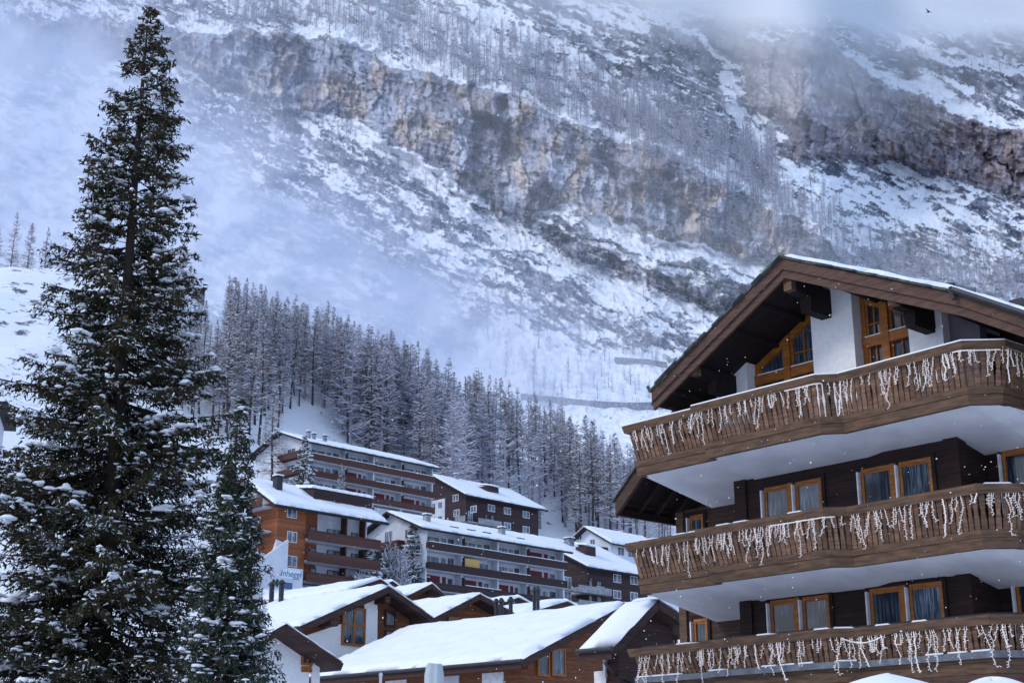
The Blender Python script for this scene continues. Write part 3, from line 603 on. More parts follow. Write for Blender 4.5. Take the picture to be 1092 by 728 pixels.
# ---- spruces
ICO = None
def blob_arrays(P, S, rng, flat=.6):
    """snow pads: jittered icospheres at P (n,3) with size S (n,3)"""
    global ICO
    if ICO is None:
        import bmesh
        bm = bmesh.new(); bmesh.ops.create_icosphere(bm, subdivisions=2, radius=1); bm.verts.index_update()
        ICO = (np.array([v.co for v in bm.verts]), np.array([[v.index for v in f.verts] for f in bm.faces])); bm.free()
    v, f = ICO; n = len(P); j = 1+rng.normal(size=(n, len(v), 1))*.10
    ph = rng.rand(n,1,3)*6; lob = 1+.22*np.sin(v[None]*3.1+ph).sum(2, keepdims=True)
    W = v[None]*j*lob*S[:,None,:]; W[...,2] = np.where(W[...,2] < 0, W[...,2]*.35, W[...,2]); W = W+P[:,None,:]
    return W.reshape(-1,3), (f[None]+(np.arange(n)*len(v))[:,None,None]).reshape(-1,3)
def spruce(name, loc, H, R, label, seed=1, whorls=60, per=6, mats=('needle','bark'), tw=.085, tuft=.055, droop=.32, snow=.5, snow_sz=.13, cones=False, shape=None, base=.03, up=.3, hang=.5, frosty=.1, group=None, rz=0., fill=1., jit=.8, thin=0.):
    rng = np.random.RandomState(seed); e = empty(name, loc, rz)
    shape = shape or (lambda t: (1-t)**.85)
    BP0, BD, BL, BA = [], [], [], []
    for i in range(whorls):
        t = base+(1-base)*(i/whorls)**.92
        for k in range(per):
            tt = min(t+rng.rand()*jit/whorls, .995); L = R*shape(tt)*(.55+.6*rng.rand())*(1.25 if rng.rand() < .12 else 1)+.03+.08*(1-tt)
            BP0.append(tt); BL.append(L); BA.append(rng.rand()*6.283)
    t = np.array(BP0); L = np.array(BL); az = np.array(BA)
    if thin: kp = rng.rand(len(t)) > thin*sstep(.45,.7,t); t, L, az = t[kp], L[kp], az[kp]
    nb = len(t)
    dirv = np.stack([np.cos(az), np.sin(az), np.zeros(nb)], 1); p0 = np.stack([np.zeros(nb), np.zeros(nb), t*H], 1)
    dr = droop*(1-.9*t)+.08*rng.normal(size=nb); lift = up*(.8+.5*rng.rand(nb)); rise = .5*np.clip(t-.75, 0, 1)*2
    def pt(b, s): z = L[b]*(-dr[b]*1.6*s*(1-s*.35)+lift[b]*s*s*.6+rise[b]*s); return p0[b]+dirv[b]*(L[b]*s)[:,None]+np.stack([0*z,0*z,z],1)
    B = np.arange(nb); Vs, Fs, MI = [], [], []; cnt = [0]
    def put(V, F, m): Vs.append(V); Fs.append(F+cnt[0]); MI.append(np.full(len(F), m)); cnt[0] += len(V)
    for a, b in ((0,.35),(.35,.7),(.7,1.)):
        for _ in range(2): put(*ribbons(pt(B, np.full(nb,a)), pt(B, np.full(nb,b)), (.02+.018*L)*(1-a*.7), (.02+.018*L)*(1-b*.7)), 1)
    # side twigs
    nt_ = np.maximum((L/tw*fill).astype(int)*2, 5); bi = np.repeat(B, nt_); s = rng.rand(len(bi))**.75*.98+.02; inner = s*L[bi] < .12*R; s = np.where(inner, s*.5+.5, s)
    P = pt(bi, s); side = np.where(rng.rand(len(bi)) < .5, 1, -1.); tang = dirv[bi]; perp = np.stack([-tang[:,1], tang[:,0], 0*s], 1)
    tl = (.16+.24*L[bi]*(1-s)**.7*(.6+.8*rng.rand(len(bi)))); tl = np.minimum(tl, .75)*(.6+.6*rng.rand(len(bi)))*np.clip((1-t[bi])*5+.3, 0, 1)
    td = perp*side[:,None]*(.75+.2*rng.rand(len(bi)))[:,None]+tang*(.55)+np.stack([0*s,0*s,-hang*(.4+.9*rng.rand(len(bi)))],1); td /= np.linalg.norm(td, axis=1, keepdims=True)
    # needle tufts along the twigs
    ntf = np.maximum((tl/(tuft*.8)).astype(int), 2); ti = np.repeat(np.arange(len(P)), ntf); u = rng.rand(len(ti))
    C0 = P[ti]+td[ti]*(tl[ti]*u)[:,None]+np.stack([0*u,0*u,-.12*tl[ti]*u*u],1)+rng.normal(size=(len(ti),3))*.012
    nd = td[ti]*.8+rng.normal(size=(len(ti),3))*.55; nd[:,2] -= .15; nd /= np.linalg.norm(nd, axis=1, keepdims=True)
    ln = tuft*(.8+.9*rng.rand(len(ti))); V, F = ribbons(C0, C0+nd*ln[:,None], ln*.42, ln*.12); F = F
    white = rng.rand(len(ti)) < frosty*(1.3-t[bi][ti])
    put(V[np.repeat(~white,4)], np.arange((~white).sum()*4).reshape(-1,4), 0)
    sn = e and None
    crown = mesh_np('crown', np.concatenate(Vs), [np.concatenate(Fs)], [M[mats[0]], M[mats[1]]], e, np.concatenate(MI))
    tV, tF = cone_trunk(H, .012*H+.04, 10, 24, .05); mesh_np('trunk', tV, [tF], [M['bark']], e, smooth=True)
    # snow: pads on the boughs, and dusted needles
    SV, SF = [], []; c0 = 0
    if white.any():
        V2 = V[np.repeat(white,4)]; V2 = V2+[0,0,.012]; SV.append(V2); SF.append(np.arange(len(V2)).reshape(-1,4)); c0 = len(V2)
    clump = np.sin(p0[:,2]*1.7+az*2)*.5+.5
    npad = (rng.rand(nb) < snow*(.35+.9*clump)*(1.2-t*.85))*rng.randint(3, 10, nb); pb = np.repeat(B, npad)
    ps = .38+.60*rng.rand(len(pb))**.8; PP = pt(pb, ps)+np.stack([rng.normal(size=len(pb))*.10*L[pb]*.4, rng.normal(size=len(pb))*.10*L[pb]*.4, np.full(len(pb), .03)],1)
    sz = snow_sz*(.35+.75*rng.rand(len(pb))**1.6)*(1.1-.62*t[pb]); SS = np.stack([sz*(.8+.6*rng.rand(len(pb))), sz*(.8+.6*rng.rand(len(pb))), sz*.55],1)
    bV, bF = blob_arrays(PP, SS, rng)
    # smaller lumps on the twigs
    q = np.where(rng.rand(len(P)) < snow*.27*(1.2-t[bi]))[0]; PP2 = P[q]+td[q]*(tl[q]*.5)[:,None]+[0,0,.02]; s2 = snow_sz*(.16+.26*rng.rand(len(q))); cV, cF = blob_arrays(PP2, np.stack([s2*1.2,s2*1.2,s2*.5],1), rng)
    allV = SV+[bV, cV]; quads = SF; tris = [bF+c0, cF+c0+len(bV)]
    mesh_np('snow', np.concatenate(allV), quads+tris, [M['snow']], e, smooth=True)
    if cones:
        q = np.where((rng.rand(nb) < .9) & (t > .42))[0]; q = np.repeat(q, 2); cp = pt(q, .72+.27*rng.rand(len(q)))+np.stack([rng.normal(size=len(q))*.05]*2+[-.07+0*q],1)
        V3, F3 = blob_arrays(cp, np.tile([.022,.022,.055],(len(q),1)), rng); mesh_np('cones', V3, [F3], [M['cone']], e)['kind'] = 'stuff'
    return tag(e, label, 'spruce tree', group)
BP = at(100, 728, 30); 
def prof_big(t):
    pts = [(0,1.05),(.2,1.05),(.35,1.0),(.47,.88),(.56,.66),(.65,.56),(.77,.42),(.84,.35),(.93,.18),(.97,.09),(1,.02)]
    return interp(pts, t)
spruce('spruce_tree', (BP.x+.0, 30, 0), 19.5, 2.75, 'huge dark spruce laden with snow, filling the left side of the view', 3, 64, 10, jit=.4, thin=.12, cones=True, shape=prof_big, snow=.62, snow_sz=.165, tw=.066, tuft=.075, fill=1.15, base=.10, frosty=.05, droop=.40)
BP2 = at(240, 728, 27)
spruce('spruce_tree', (BP2.x, 27, 0), 9.0, 1.5, 'slim young spruce with drooping frosted twigs beside the huge spruce', 8, 84, 8, mats=('needle2','bark'), shape=lambda t: (1-t)**.92, snow=.34, snow_sz=.13, tw=.052, tuft=.055, hang=1.1, frosty=.06, base=.05, droop=.35)
for px, Y, top, H, R, sd, lab in ((322,222,462,None,4.3,21,'snow-laden young spruce before the left end of the highest apartment house'),
        (441,196,556,None,3.7,22,'snow-laden spruce before the left corner of the mid-village apartment house'),
        (405,190,586,None,2.4,23,'small frosted spruce between the orange hotel and the long apartment house'),
        (393,186,592,None,1.3,24,'slender frosted conifer close to the end of the orange hotel')):
    x = (px-546)/1500*Y; z = hz(x, Y); q = proj((x,Y,z)); H = max((q[1]-top)/1517*Y*1.03, 6)
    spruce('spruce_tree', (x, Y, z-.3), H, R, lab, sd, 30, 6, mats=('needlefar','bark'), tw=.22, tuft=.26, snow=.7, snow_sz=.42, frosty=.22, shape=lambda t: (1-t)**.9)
def shrub(px, Y, top, w, lab, sd):
    x = (px-546)/1500*Y; z = hz(x, Y); q = proj((x,Y,z)); H = max((q[1]-top)/1517*Y, 2.); rng = np.random.RandomState(sd)
    e = empty('snowy_shrub', (x,Y,z-.2)); nb = 260; base = rng.normal(size=(nb,3))*[w*.12,w*.12,0]; base[:,2] = rng.rand(nb)*H*.5
    d = rng.normal(size=(nb,3))*[w*.45,w*.45,0]; d[:,2] = H*(.25+.5*rng.rand(nb)); mid = base+d*.6; tip = mid+rng.normal(size=(nb,3))*w*.18+[0,0,.2]
    V1, F1 = ribbons(base, mid, np.full(nb,.10), np.full(nb,.05)); V2, F2 = ribbons(mid, tip, np.full(nb,.06), np.full(nb,.04)); V3, F3 = ribbons(mid+[0,0,.06], tip+[0,0,.06], np.full(nb,.10), np.full(nb,.06)); V4, F4 = ribbons(base*.5+mid*.5+[0,0,.08], mid+[0,0,.08], np.full(nb,.1), np.full(nb,.08))
    mesh_np('branches', np.concatenate([V1,V2,V3,V4]), [np.concatenate([F1,F2+len(V1),F3+len(V1)+len(V2),F4+len(V1)+len(V2)+len(V3)])], [M['larchb'],M['frost']], e, np.concatenate([np.zeros(2*nb), np.ones(2*nb)]))
    return tag(e, lab, 'shrub')
shrub(418,193,572,3.2,'bare brown shrub dusted with snow left of the snow-laden spruce',31)
shrub(428,190,592,2.6,'low reddish bush below the balcony end of the long apartment house',32)
shrub(385,184,608,2.4,'snowy bush at the foot of the small frosted spruce',33)
# ================================================================== village
S2 = math.sqrt(.5); VA = Vector((S2,-S2,0)); VB = Vector((S2,S2,0)); VRZ = -math.pi/4
def meas(E, px, py, axis, c=0.):
    """point of the local plane axis=c (x: facade plane, y: gable plane) seen at that place of the survey photo -> (other coord, z)"""
    r = Vector(ray(px, py)); n = VA if axis == 'x' else VB; o = Vector((0,0,CAMZ)); k = ((E-o).dot(n)+c)/r.dot(n); p = o+r*k-E
    return ((p.dot(VB) if axis == 'x' else p.dot(VA)), p.z)
def window(parent, axis, c, u0, u1, z0, z1, frame='wframe', gl='glassfar', bars=1, t=.07, out=1, label=None, hbar=None):
    """frame with a pane; axis x: plane x=c facing +x, spans y; axis y: plane y=c facing -y, spans x"""
    f = MB(); g = MB()
    def B(mb, a0, a1, b0, b1, d0, d1):
        if axis == 'x': mb.box(c+d0, c+d1, a0, a1, b0, b1)
        else: mb.box(a0, a1, c-d1, c-d0, b0, b1)
    B(f, u0, u1, z0, z0+t, -.05, .05); B(f, u0, u1, z1-t, z1, -.05, .05); B(f, u0, u0+t, z0+t, z1-t, -.05, .05); B(f, u1-t, u1, z0+t, z1-t, -.05, .05)
    for k in range(1, bars+1):
        m_ = u0+(u1-u0)*k/(bars+1); B(f, m_-t*.5, m_+t*.5, z0+t, z1-t, -.045, .045)
    if hbar: 
        zz = z0+(z1-z0)*hbar; B(f, u0+t, u1-t, zz-t/2, zz+t/2, -.04, .04)
    B(g, u0+t*.5, u1-t*.5, z0+t*.5, z1-t*.5, -.03, .012)
    fo = f.build('window', M[frame], parent, label=label); g.build('pane', M[gl], fo); return fo
def roof(parent, W, L, zr, ze, over=.9, side=1.0, th=.28, snow=.38, asym=0., m='roofdark', seed=0, overy2=None, sm='snow_far', ny=None, vergew='fascia'):
    """gable roof, ridge along y at x=-W/2, eaves x=0 and x=-W at height ze, ridge at zr"""
    o2 = over if overy2 is None else overy2; sl = (zr-ze)/(W/2)
    r = MB(); y0, y1 = -over, L+o2; xr = -W/2; xa = side; za = ze-sl*side; xb = -W-side
    r.prism([(xr,y0,zr),(xa,y0,za),(xa,y0,za-th),(xr,y0,zr-th)], (0,y1-y0,0)); r.prism([(xb,y0,za),(xr-.002,y0,zr),(xr-.002,y0,zr-th),(xb,y0,za-th)], (0,y1-y0,0))
    ro = r.build('roof', M[m], parent)
    d = 2.2 if W > 8 else 3.2
    s1 = snow_sheet('snow', (xa,y0,za+.01), (xa,y1,za+.01), (xr,y1,zr+.01), (xr,y0,zr+.01), snow, ro, int(min(L*d, 110))+10, int(W*d/2)+10, M[sm], .35, seed, .35)
    s2 = snow_sheet('snow', (xr,y0,zr+.01), (xr,y1,zr+.01), (xb,y1,za+.01), (xb,y0,za+.01), snow, ro, int(min(L*d, 110))+10, int(W*d/2)+10, M[sm], .35, seed+3, .35)
    g = MB(); g.beam((xa+.06,y0,za-.1), (xa+.06,y1,za-.1), .14, .14); g.build('gutter', M['metal'], ro)
    return ro
def chimney(parent, x, y, z, w=.7, h=1.6, m='concrete'):
    c_ = MB(); c_.box(x-w/2, x+w/2, y-w/2, y+w/2, z-1.2, z+h); o = c_.build('chimney', M[m], parent); k = MB(); k.box(x-w*.65,x+w*.65,y-w*.65,y+w*.65,z+h+.003,z+h+.12); k.build('cap', M['metal'], o)
    s_ = MB(); s_.box(x-w*.6,x+w*.6,y-w*.6,y+w*.6,z+h+.122,z+h+.3); s_.build('snow_cap', M['snow_far'], o)
def pipe(parent, p, h=1.2, r=.09):
    t = MB(); t.tube([p, (p[0],p[1],p[2]+h)], r, 8); t.tube([(p[0],p[1],p[2]+h), (p[0],p[1],p[2]+h+.22)], [r*1.9, r*.6], 8); t.build('vent_pipe', M['metal'], parent)
def block(name, label, Epx, Epy, D, peak, farpx, group=None, wall='apwhite', gable=None, below=9., side=1.1, over=1.0, snow=.38, seed=0, fh=2.75, noroof=False):
    E = at(Epx, Epy, D); xr, hr = meas(E, peak[0], peak[1], 'y'); W = -2*xr
    lo, hi = 1., 120.
    for _ in range(40):
        md = (lo+hi)/2
        if proj(E+VB*md)[0] < farpx: lo = md
        else: hi = md
    L = lo; e = empty(name, (E.x, E.y, E.z-below), VRZ); tag(e, label, 'building', group)
    return E, e, W, L, hr, below
# ---- long apartment houses with recessed balcony bays -----------------------------------------------
def balcony_house(name, label, Epx, Epy, D, peak, farpx, bays, rows, rail, below, seed, gablefn=None, solid_from=None, gmat='apwhite', fh=2.72, first=3.05, zoff=0.):
    E, e, W, L, hr, dz = block(name, label, Epx, Epy, D, peak, farpx, below=below)
    dep = 1.0; nf = len(rows)
    w_ = MB(); w_.box(-W, -dep, 0, L, 0, dz-.02); w_.prism([(0,0,dz-.03),(-W,0,dz-.03),(-W/2,0,dz+hr-.32)], (0,L,0)); w_.build('wall', M['apwhite'], e)
    base = dz-first-fh*(nf-1)-.35
    b_ = MB(); b_.box(-dep+.002, 0, 0, L, 0, base-.25); b_.build('ground_floor', M['apwhite' if seed != 2 else 'concrete'], e)
    ys = [meas(E, b, Epy+8+(b-Epx)*.2, 'x')[0] for b in bays]; ys[0] = max(ys[0], 0); ys[-1] = L
    for k, y in enumerate(ys):        # white party fins
        f = MB(); y0 = min(max(y-.14, 0), L-.28); f.box(-dep+.002, .25, y0, y0+.28, base-.249, dz-.25); f.build('party_wall', M['apwhite'], e)
    for r_, row in enumerate(rows):
        zf = dz-first-fh*r_; 
        s_ = MB(); s_.box(-dep+.003, .85, .29, L-.01, zf-.22, zf); s_.build('balcony_slab', M['apwhite'], e)
        for k, kind in enumerate(row):
            y0, y1 = ys[k]+.16, ys[k+1]-.16; stagger = .25*(k % 2)
            p = MB(); p.box(.86, .96, ys[k]+.02, ys[k+1]-.02, zf-.16, zf+.86+.05*(k % 2)); p.prism([(.26,ys[k]+.05,zf+.003),(.859,ys[k]+.05,zf+.003),(.859,ys[k]+.05,zf+.8),(.26,ys[k]+.05,zf+.8)],(0,.08,0))
            bo = p.build('balcony', M[rail], e); sn = MB(); sn.box(.84, .98, ys[k]+.04, ys[k+1]-.04, zf+.915+.05*(k % 2), zf+.99+.05*(k % 2)); 
            if r_ == 0 or (k+r_) % 3 == 0: sn.build('snow', M['snow_far'], bo)
            if k % 2: d_ = MB(); d_.box(.26, .8, y0-.25, y0-.15, zf+.003, zf+2.1); d_.build('divider', M['apwood'], bo)
            n = (y1-y0); h0, h1 = zf+.35, zf+2.05; c = -dep+.03
            if kind == 'w': window(e, 'x', c, y0+.25, y0+n*.52, zf+.55, h1, bars=1); window(e, 'x', c, y0+n*.56, y0+n*.72, zf+.02, h1, bars=0); window(e, 'x', c, y0+n*.78, y0+n*.93, zf+.02, h1, frame='apwood', bars=0)
            elif kind == 'r':
                q = MB(); q.box(c-.05, c+.04, y0+.2, y0+n*.55, zf+.25, h1+.05); q.build('shutter', M['red'], e); q = MB(); q.box(c-.05, c+.04, y0+n*.62, y0+n*.72, zf+.05, h1+.05); q.build('shutter', M['red'], e); window(e, 'x', c, y0+n*.76, y0+n*.92, zf+.02, h1, bars=0)
            elif kind == 'y':
                q = MB(); q.box(.3, .36, y0+.1, y0+n*.45, zf+.02, h1+.1); q.build('awning_panel', M['yellow'], e, label='yellow panel screening one balcony'); window(e, 'x', c, y0+n*.5, y0+n*.9, zf+.3, h1, bars=2)
    roof(e, W, L, dz+hr, dz, over=1.2, side=1.0, th=.30, snow=.27, seed=seed)
    if gablefn: gablefn(E, e, W, L, hr, dz)
    return E, e, W, L, hr, dz
# upper apartment house
def gb2(E, e, W, L, hr, dz):
    for r_ in range(3):
        q = MB(); q.box(-W*.48, -.3, -1.2, -.0, dz-2.6-2.72*r_, dz-1.55-2.72*r_); q.build('balcony', M['apwood'], e)
        window(e, 'y', 0, -W*.4, -W*.25, dz-2.3-2.72*r_+.2, dz-.5-2.72*r_)
    for yy, xx in ((L*.06, -2.5), (L*.12,-3.2), (L*.2,-3.)): chimney(e, xx, yy, dz+hr*.45, .5, 1.0, 'masonry')
balcony_house('apartment_house', 'long white apartment house highest on the slope, brown balconies and red shutters', 330, 470, 228, (302,461), 461,
    [330,368,398,428,462], ['wwww','wrww','wrrr'], 'apwood', 13.5, 1, gb2)
# long centre apartment house
def gb4(E, e, W, L, hr, dz):
    q = MB(); q.box(-W*.97, -W*.30, -1.3, -.0, dz-2.6, dz-1.5); q.build('balcony', M['apwood'], e)
    q = MB(); q.box(-W*.97, -W*.30, -1.3, -.0, dz-5.4, dz-4.3); q.build('balcony', M['apwood'], e)
    window(e, 'y', 0, -W*.62, -W*.50, dz-1.3, dz+.3); window(e, 'y', 0, -W*.30, -W*.2, dz-1.2, dz+.1)
    for px, py in ((455,556),(535,571)):
        y, z = meas(E, px, py, 'x', -3.); chimney(e, -3., max(y, 1), dz+hr*.35, .8, 1.3, 'concrete')
    for y in (L*.22, L*.34, L*.45, L*.7):
        s_ = MB(); s_.box(-2.6, -1.4, y, y+1.6, dz+hr*.24, dz+hr*.24+.32); s_.build('skylight', M['metal'], e)
balcony_house('apartment_house', 'long white apartment house with dark balconies, red shutters and one yellow panel', 453, 561, 195, (419,546), 600,
    [453,492,530,561,600], ['wwwr','wywr','rrrw'], 'apwood2', 13.5, 2, gb4)
# ---- orange timber hotel
E1, e, W, L, hr, dz = block('hotel_building', 'orange timber hotel with white sections, wooden balconies and a snowy roof behind the slim spruce', 297, 534, 175, (267,511), 400, below=15)
dz = 15; w_ = MB()
w_.box(-W, -1.6, .01, L, 0, dz-.02); w_.prism([(0,0.01,dz-.03),(-W,0.01,dz-.03),(-W/2,0.01,dz+hr-.32)], (0,L-.01,0)); w_.build('wall', M['apwhite'], e)
ya = meas(E1, 326, 560, 'x')[0]; yb = meas(E1, 346, 560, 'x')[0]; yc = meas(E1, 392, 560, 'x')[0]
w_ = MB(); w_.box(-W*.55, 0, 0, ya, 0, dz-.01); w_.build('timber_wall', M['aporange'], e)
w_ = MB(); w_.box(-1.599, -1.5, ya+.002, yb, 0, dz-.01); w_.build('timber_wall', M['aporange'], e)
for yy in (meas(E1, 372, 570, 'x')[0], yc): w_ = MB(); w_.box(-1.599,-.5,yy-.1,yy+.1,0,dz-.3); w_.build('post', M['apwood'], e)
for r_, py in enumerate((552, 578, 604)):
    y, z = meas(E1, 311, py, 'x'); window(e, 'x', .0, y-.75, y+.75, z+dz-.0, z+dz+1.35, bars=1)
for r_, py in enumerate((574, 597, 619)):
    y0, z0 = meas(E1, 326, py, 'x'); zf = z0+dz
    s_ = MB(); s_.box(-1.49, .75, ya+.01, L+.4, zf-.2, zf); s_.build('balcony_slab', M['apwhite'], e)
    s_ = MB(); s_.box(.76, .86, ya-.2, L+.45, zf-.25, zf+1.05); s_.build('balcony', M['apwood'], e)
    for px in (333, 352, 360, 378): 
        y, _ = meas(E1, px, py, 'x', -1.5); window(e, 'x', -1.48, y-.5, y+.5, zf+.05, zf+2.0, frame='apwood', bars=0)
for r_, py in enumerate((541, 566, 590)):
    x0, z0 = meas(E1, 264, py, 'y'); zf = z0+dz-.6
    s_ = MB(); s_.box(-W*.99, -1.2, -1.6, -.0, zf-.2, zf); bb = s_.build('balcony_slab', M['apwhite'], e)
    s_ = MB(); s_.box(-W*.99, -1.1, -1.72, -1.62, zf-.25, zf+1.05); s_.build('balcony', M['apwood'], e); window(e, 'y', 0, -W*.5, -W*.28, zf+.1, zf+2.1, bars=1); window(e, 'y', 0, -W*.8, -W*.6, zf+.1, zf+2.1, bars=1)
roof(e, W, L, dz+hr, dz, over=1.4, side=1.2, th=.4, snow=.4, seed=7)
y0 = meas(E1, 330, 540, 'x', -3)[0]; y1 = meas(E1, 392, 552, 'x', -3)[0]; sl = hr/(W/2)
s_ = MB(); s_.box(-W*.42, -2.2, y0, y1, dz+.4, dz+hr*.86); dm = s_.build('dormer', M['apwood2'], e)
s_ = MB(); s_.box(-2.6, -1.9, y0-.2, y1+.2, dz+hr*.30, dz+hr*.46); s_.build('rail', M['apwood'], dm)
snow_sheet('snow', (-1.9,y0-.3,dz+hr*.80), (-1.9,y1+.3,dz+hr*.80), (-W*.5,y1+.3,dz+hr*.98), (-W*.5,y0-.3,dz+hr*.98), .4, dm, 50, 14, M['snow_far'], seed=4)
y, z = meas(E1, 295, 520, 'x', -3.5); chimney(e, -3.3, max(y,2.), dz+hr*.5, .9, 2.0, 'metal')
# white annex with the inn sign
wa = MB(); xa0, za0 = meas(E1, 323, 612, 'x', 2.); y_l, _ = meas(E1, 288, 612, 'x', 2.); ztop = za0+dz
wa.box(.01, 2., y_l+2.5, xa0, 0, ztop+.6); wa.build('annex', M['apwhite'], e, label='white rendered annex carrying the sign')
wa = MB(); wa.prism([(-2,-.01,0),(2,y_l+2.49,0),(2,y_l+2.49,ztop+3.4),(1.2,y_l+1.2,ztop+4.0),(-2,-.01,ztop+.6)], (-.4,.25,0)); wa.prism([(1.99,y_l-2.4,0),(1.99,y_l+2.48,0),(1.99,y_l+2.48,ztop+4.),(1.99,y_l+.6,ztop+2.6),(1.99,y_l-2.4,ztop+.4)], (-.5,0,0)); wa.build('ramp_wall', M['apwhite'], e)
ys0, zs = meas(E1, 300, 607, 'x', 2.06); ys1, zs1 = meas(E1, 320, 619, 'x', 2.06)
sp = MB(); sp.box(2.003, 2.06, ys0, ys1, zs1+dz+.1, zs+dz+.15); sg = sp.build('sign', M['signpanel'], e, label='pale blue handwritten sign on the white annex')
def text(body, parent, loc, rot, size, mat_, name='lettering', ext=.01, shear=0.):
    c_ = bpy.data.curves.new(name, 'FONT'); c_.body = body; c_.size = size; c_.extrude = ext; c_.shear = shear; c_.align_x = 'CENTER'; c_.align_y = 'CENTER'
    t = bpy.data.objects.new('tmp', c_); COL.objects.link(t); dg = bpy.context.evaluated_depsgraph_get(); me = bpy.data.meshes.new_from_object(t.evaluated_get(dg)); bpy.data.objects.remove(t)
    o = bpy.data.objects.new(name, me); me.name = name; COL.objects.link(o); me.materials.clear(); me.materials.append(mat_); o.parent = parent; o.location = loc; o.rotation_euler = rot; return o
text('Inheggi', sg, (2.075, (ys0+ys1)/2, (zs+zs1)/2+dz+.15), (math.pi/2, 0, math.pi/2), 1.12, M['signink'], shear=.2)
yw0, zw = meas(E1, 299, 619, 'x', 2.); yw1, zw1 = meas(E1, 312, 629, 'x', 2.); window(e, 'x', 2.0, yw0, yw1, zw1+dz, zw+dz, frame='wframe', gl='bluewin', bars=0)
for px in (292, 296):
    yy, zz = meas(E1, px, 621, 'x', 2.1); l_ = MB(); l_.tube([(2.02,yy,zz+dz-.45),(2.12,yy,zz+dz),(2.02,yy,zz+dz+.45)], [.12,.26,.1], 6); l_.build('wall_ornament', M['needlefar'], e)
# ---- dark brown apartment houses
def dark_house(label, Epx, Epy, D, peak, farpx, fwin, gwin, balc, below, seed, rows, wallleft=None, chim=()):
    E, e, W, L, hr, dz = block('apartment_house', label, Epx, Epy, D, peak, farpx, below=below)
    w_ = MB(); w_.box(-W, 0, 0, L, 0, dz-.02); w_.prism([(0,0,dz-.03),(-W,0,dz-.03),(-W/2,0,dz+hr-.32)], (0,L,0)); w_.build('wall', M['apdark'], e)
    for px, py in fwin:
        y, z = meas(E, px, py, 'x'); window(e, 'x', 0, y-.95, y+.95, z+dz-.6, z+dz+.75, bars=1, t=.1)
    for px, py in gwin:
        x, z = meas(E, px, py, 'y'); window(e, 'y', 0, x-.8, x+.8, z+dz-.6, z+dz+.7, bars=1, t=.1)
    for (p0, p1, xin, mt) in balc:
        y0, z = meas(E, p0[0], p0[1], 'x', 1.2); y1, _ = meas(E, p1[0], p1[1], 'x', 1.2); zf = z+dz
        s_ = MB(); s_.box(.002, 1.2, y0, y1, zf-.2, zf); s_.box(-xin, .001, -1.3, -.002, zf-.2, zf); sb = s_.build('balcony_slab', M['concrete'], e)
        s_ = MB(); s_.box(1.2, 1.28, y0+(y1-y0)*.28, y1, zf-.2, zf+.9); s_.build('parapet', M[mt], sb); s_ = MB(); s_.box(-xin, 1.28, -1.4, -1.31, zf-.2, zf+.9); s_.build('parapet', M[mt], sb)
        s_ = MB(); s_.tube([(1.2,y0,zf+.9),(1.2,y0+(y1-y0)*.28,zf+.9)], .04, 6); [s_.tube([(1.2,y0+k*.35,zf),(1.2,y0+k*.35,zf+.9)], .02, 4) for k in range(int((y1-y0)*.28/.35)+1)]; s_.build('railing', M['metal'], sb)
        window(e, 'x', .0, y0+(y1-y0)*.1, y0+(y1-y0)*.24, zf+.02, zf+2.1, bars=1); window(e, 'x', .0, y0+(y1-y0)*.62, y0+(y1-y0)*.7, zf+.02, zf+2.1, bars=0, frame='apwood2'); window(e, 'x', .0, y0+(y1-y0)*.8, y0+(y1-y0)*.9, zf+.02, zf+2.1, bars=0, frame='apwood2')
    if wallleft:
        x0, _ = meas(E, wallleft[0], Epy, 'y'); x1, _ = meas(E, wallleft[1], Epy, 'y'); q = MB(); q.box(x0, x1, -.12, -.002, 0, dz-.3); q.build('rendered_wall', M['apwhite'], e)
        for zz in (1.9, 4.6, 7.3): window(e, 'y', -.12, x0+.6, x0+1.7, dz-zz-.2, dz-zz+1.1, frame='wframe'); window(e, 'y', -.12, x1-1.9, x1-.7, dz-zz-.2, dz-zz+1.1, frame='wframe')
    roof(e, W, L, dz+hr, dz, over=1.3, side=1.4, th=.35, snow=.30, seed=seed)
    for fx, fy, ww, hh, mt in chim: chimney(e, -W/2*fx, L*fy, dz+hr*fx*.92, ww, hh, mt)
    return E, e, W, L, hr, dz
E3 = dark_house('dark brown apartment house with one pale balcony, right of the highest apartment house', 497, 525, 264, (463,506), 574,
   [(541,545),(561,549),(524,542),(541,561),(561,565),(523,558)], [(486,531),(487,547),(505,543)], [((500,555),(535,556),1.5,'concrete')], 13, 12, None, (459,475), ((.9,.25,.7,1.4,'concrete'),))
s_ = MB(); s_.box(-5.2, -2.8, E3[3]*.42, E3[3]*.58, E3[5]+.8, E3[5]+E3[4]*.62); dd = s_.build('dormer', M['apdark'], E3[1]); snow_sheet('snow', (-2.5,E3[3]*.41,E3[5]+E3[4]*.63),(-2.5,E3[3]*.59,E3[5]+E3[4]*.63),(-5.4,E3[3]*.59,E3[5]+E3[4]*.72),(-5.4,E3[3]*.41,E3[5]+E3[4]*.72), .3, dd, 16, 12, M['snow_far'], seed=61)
E5 = dark_house('large dark brown apartment house with wide snowy roof beside the near chalet', 626, 601, 228, (568,571), 690,
   [(658,617),(676,619),(658,634),(676,636),(640,630)], [(607,630)], [((603,627),(652,627),2.6,'concrete'),((603,643),(652,643),2.6,'concrete')], 13, 13, None, None, ((.75,.38,1.2,1.6,'masonry'),(.7,.55,.8,1.0,'metal')))
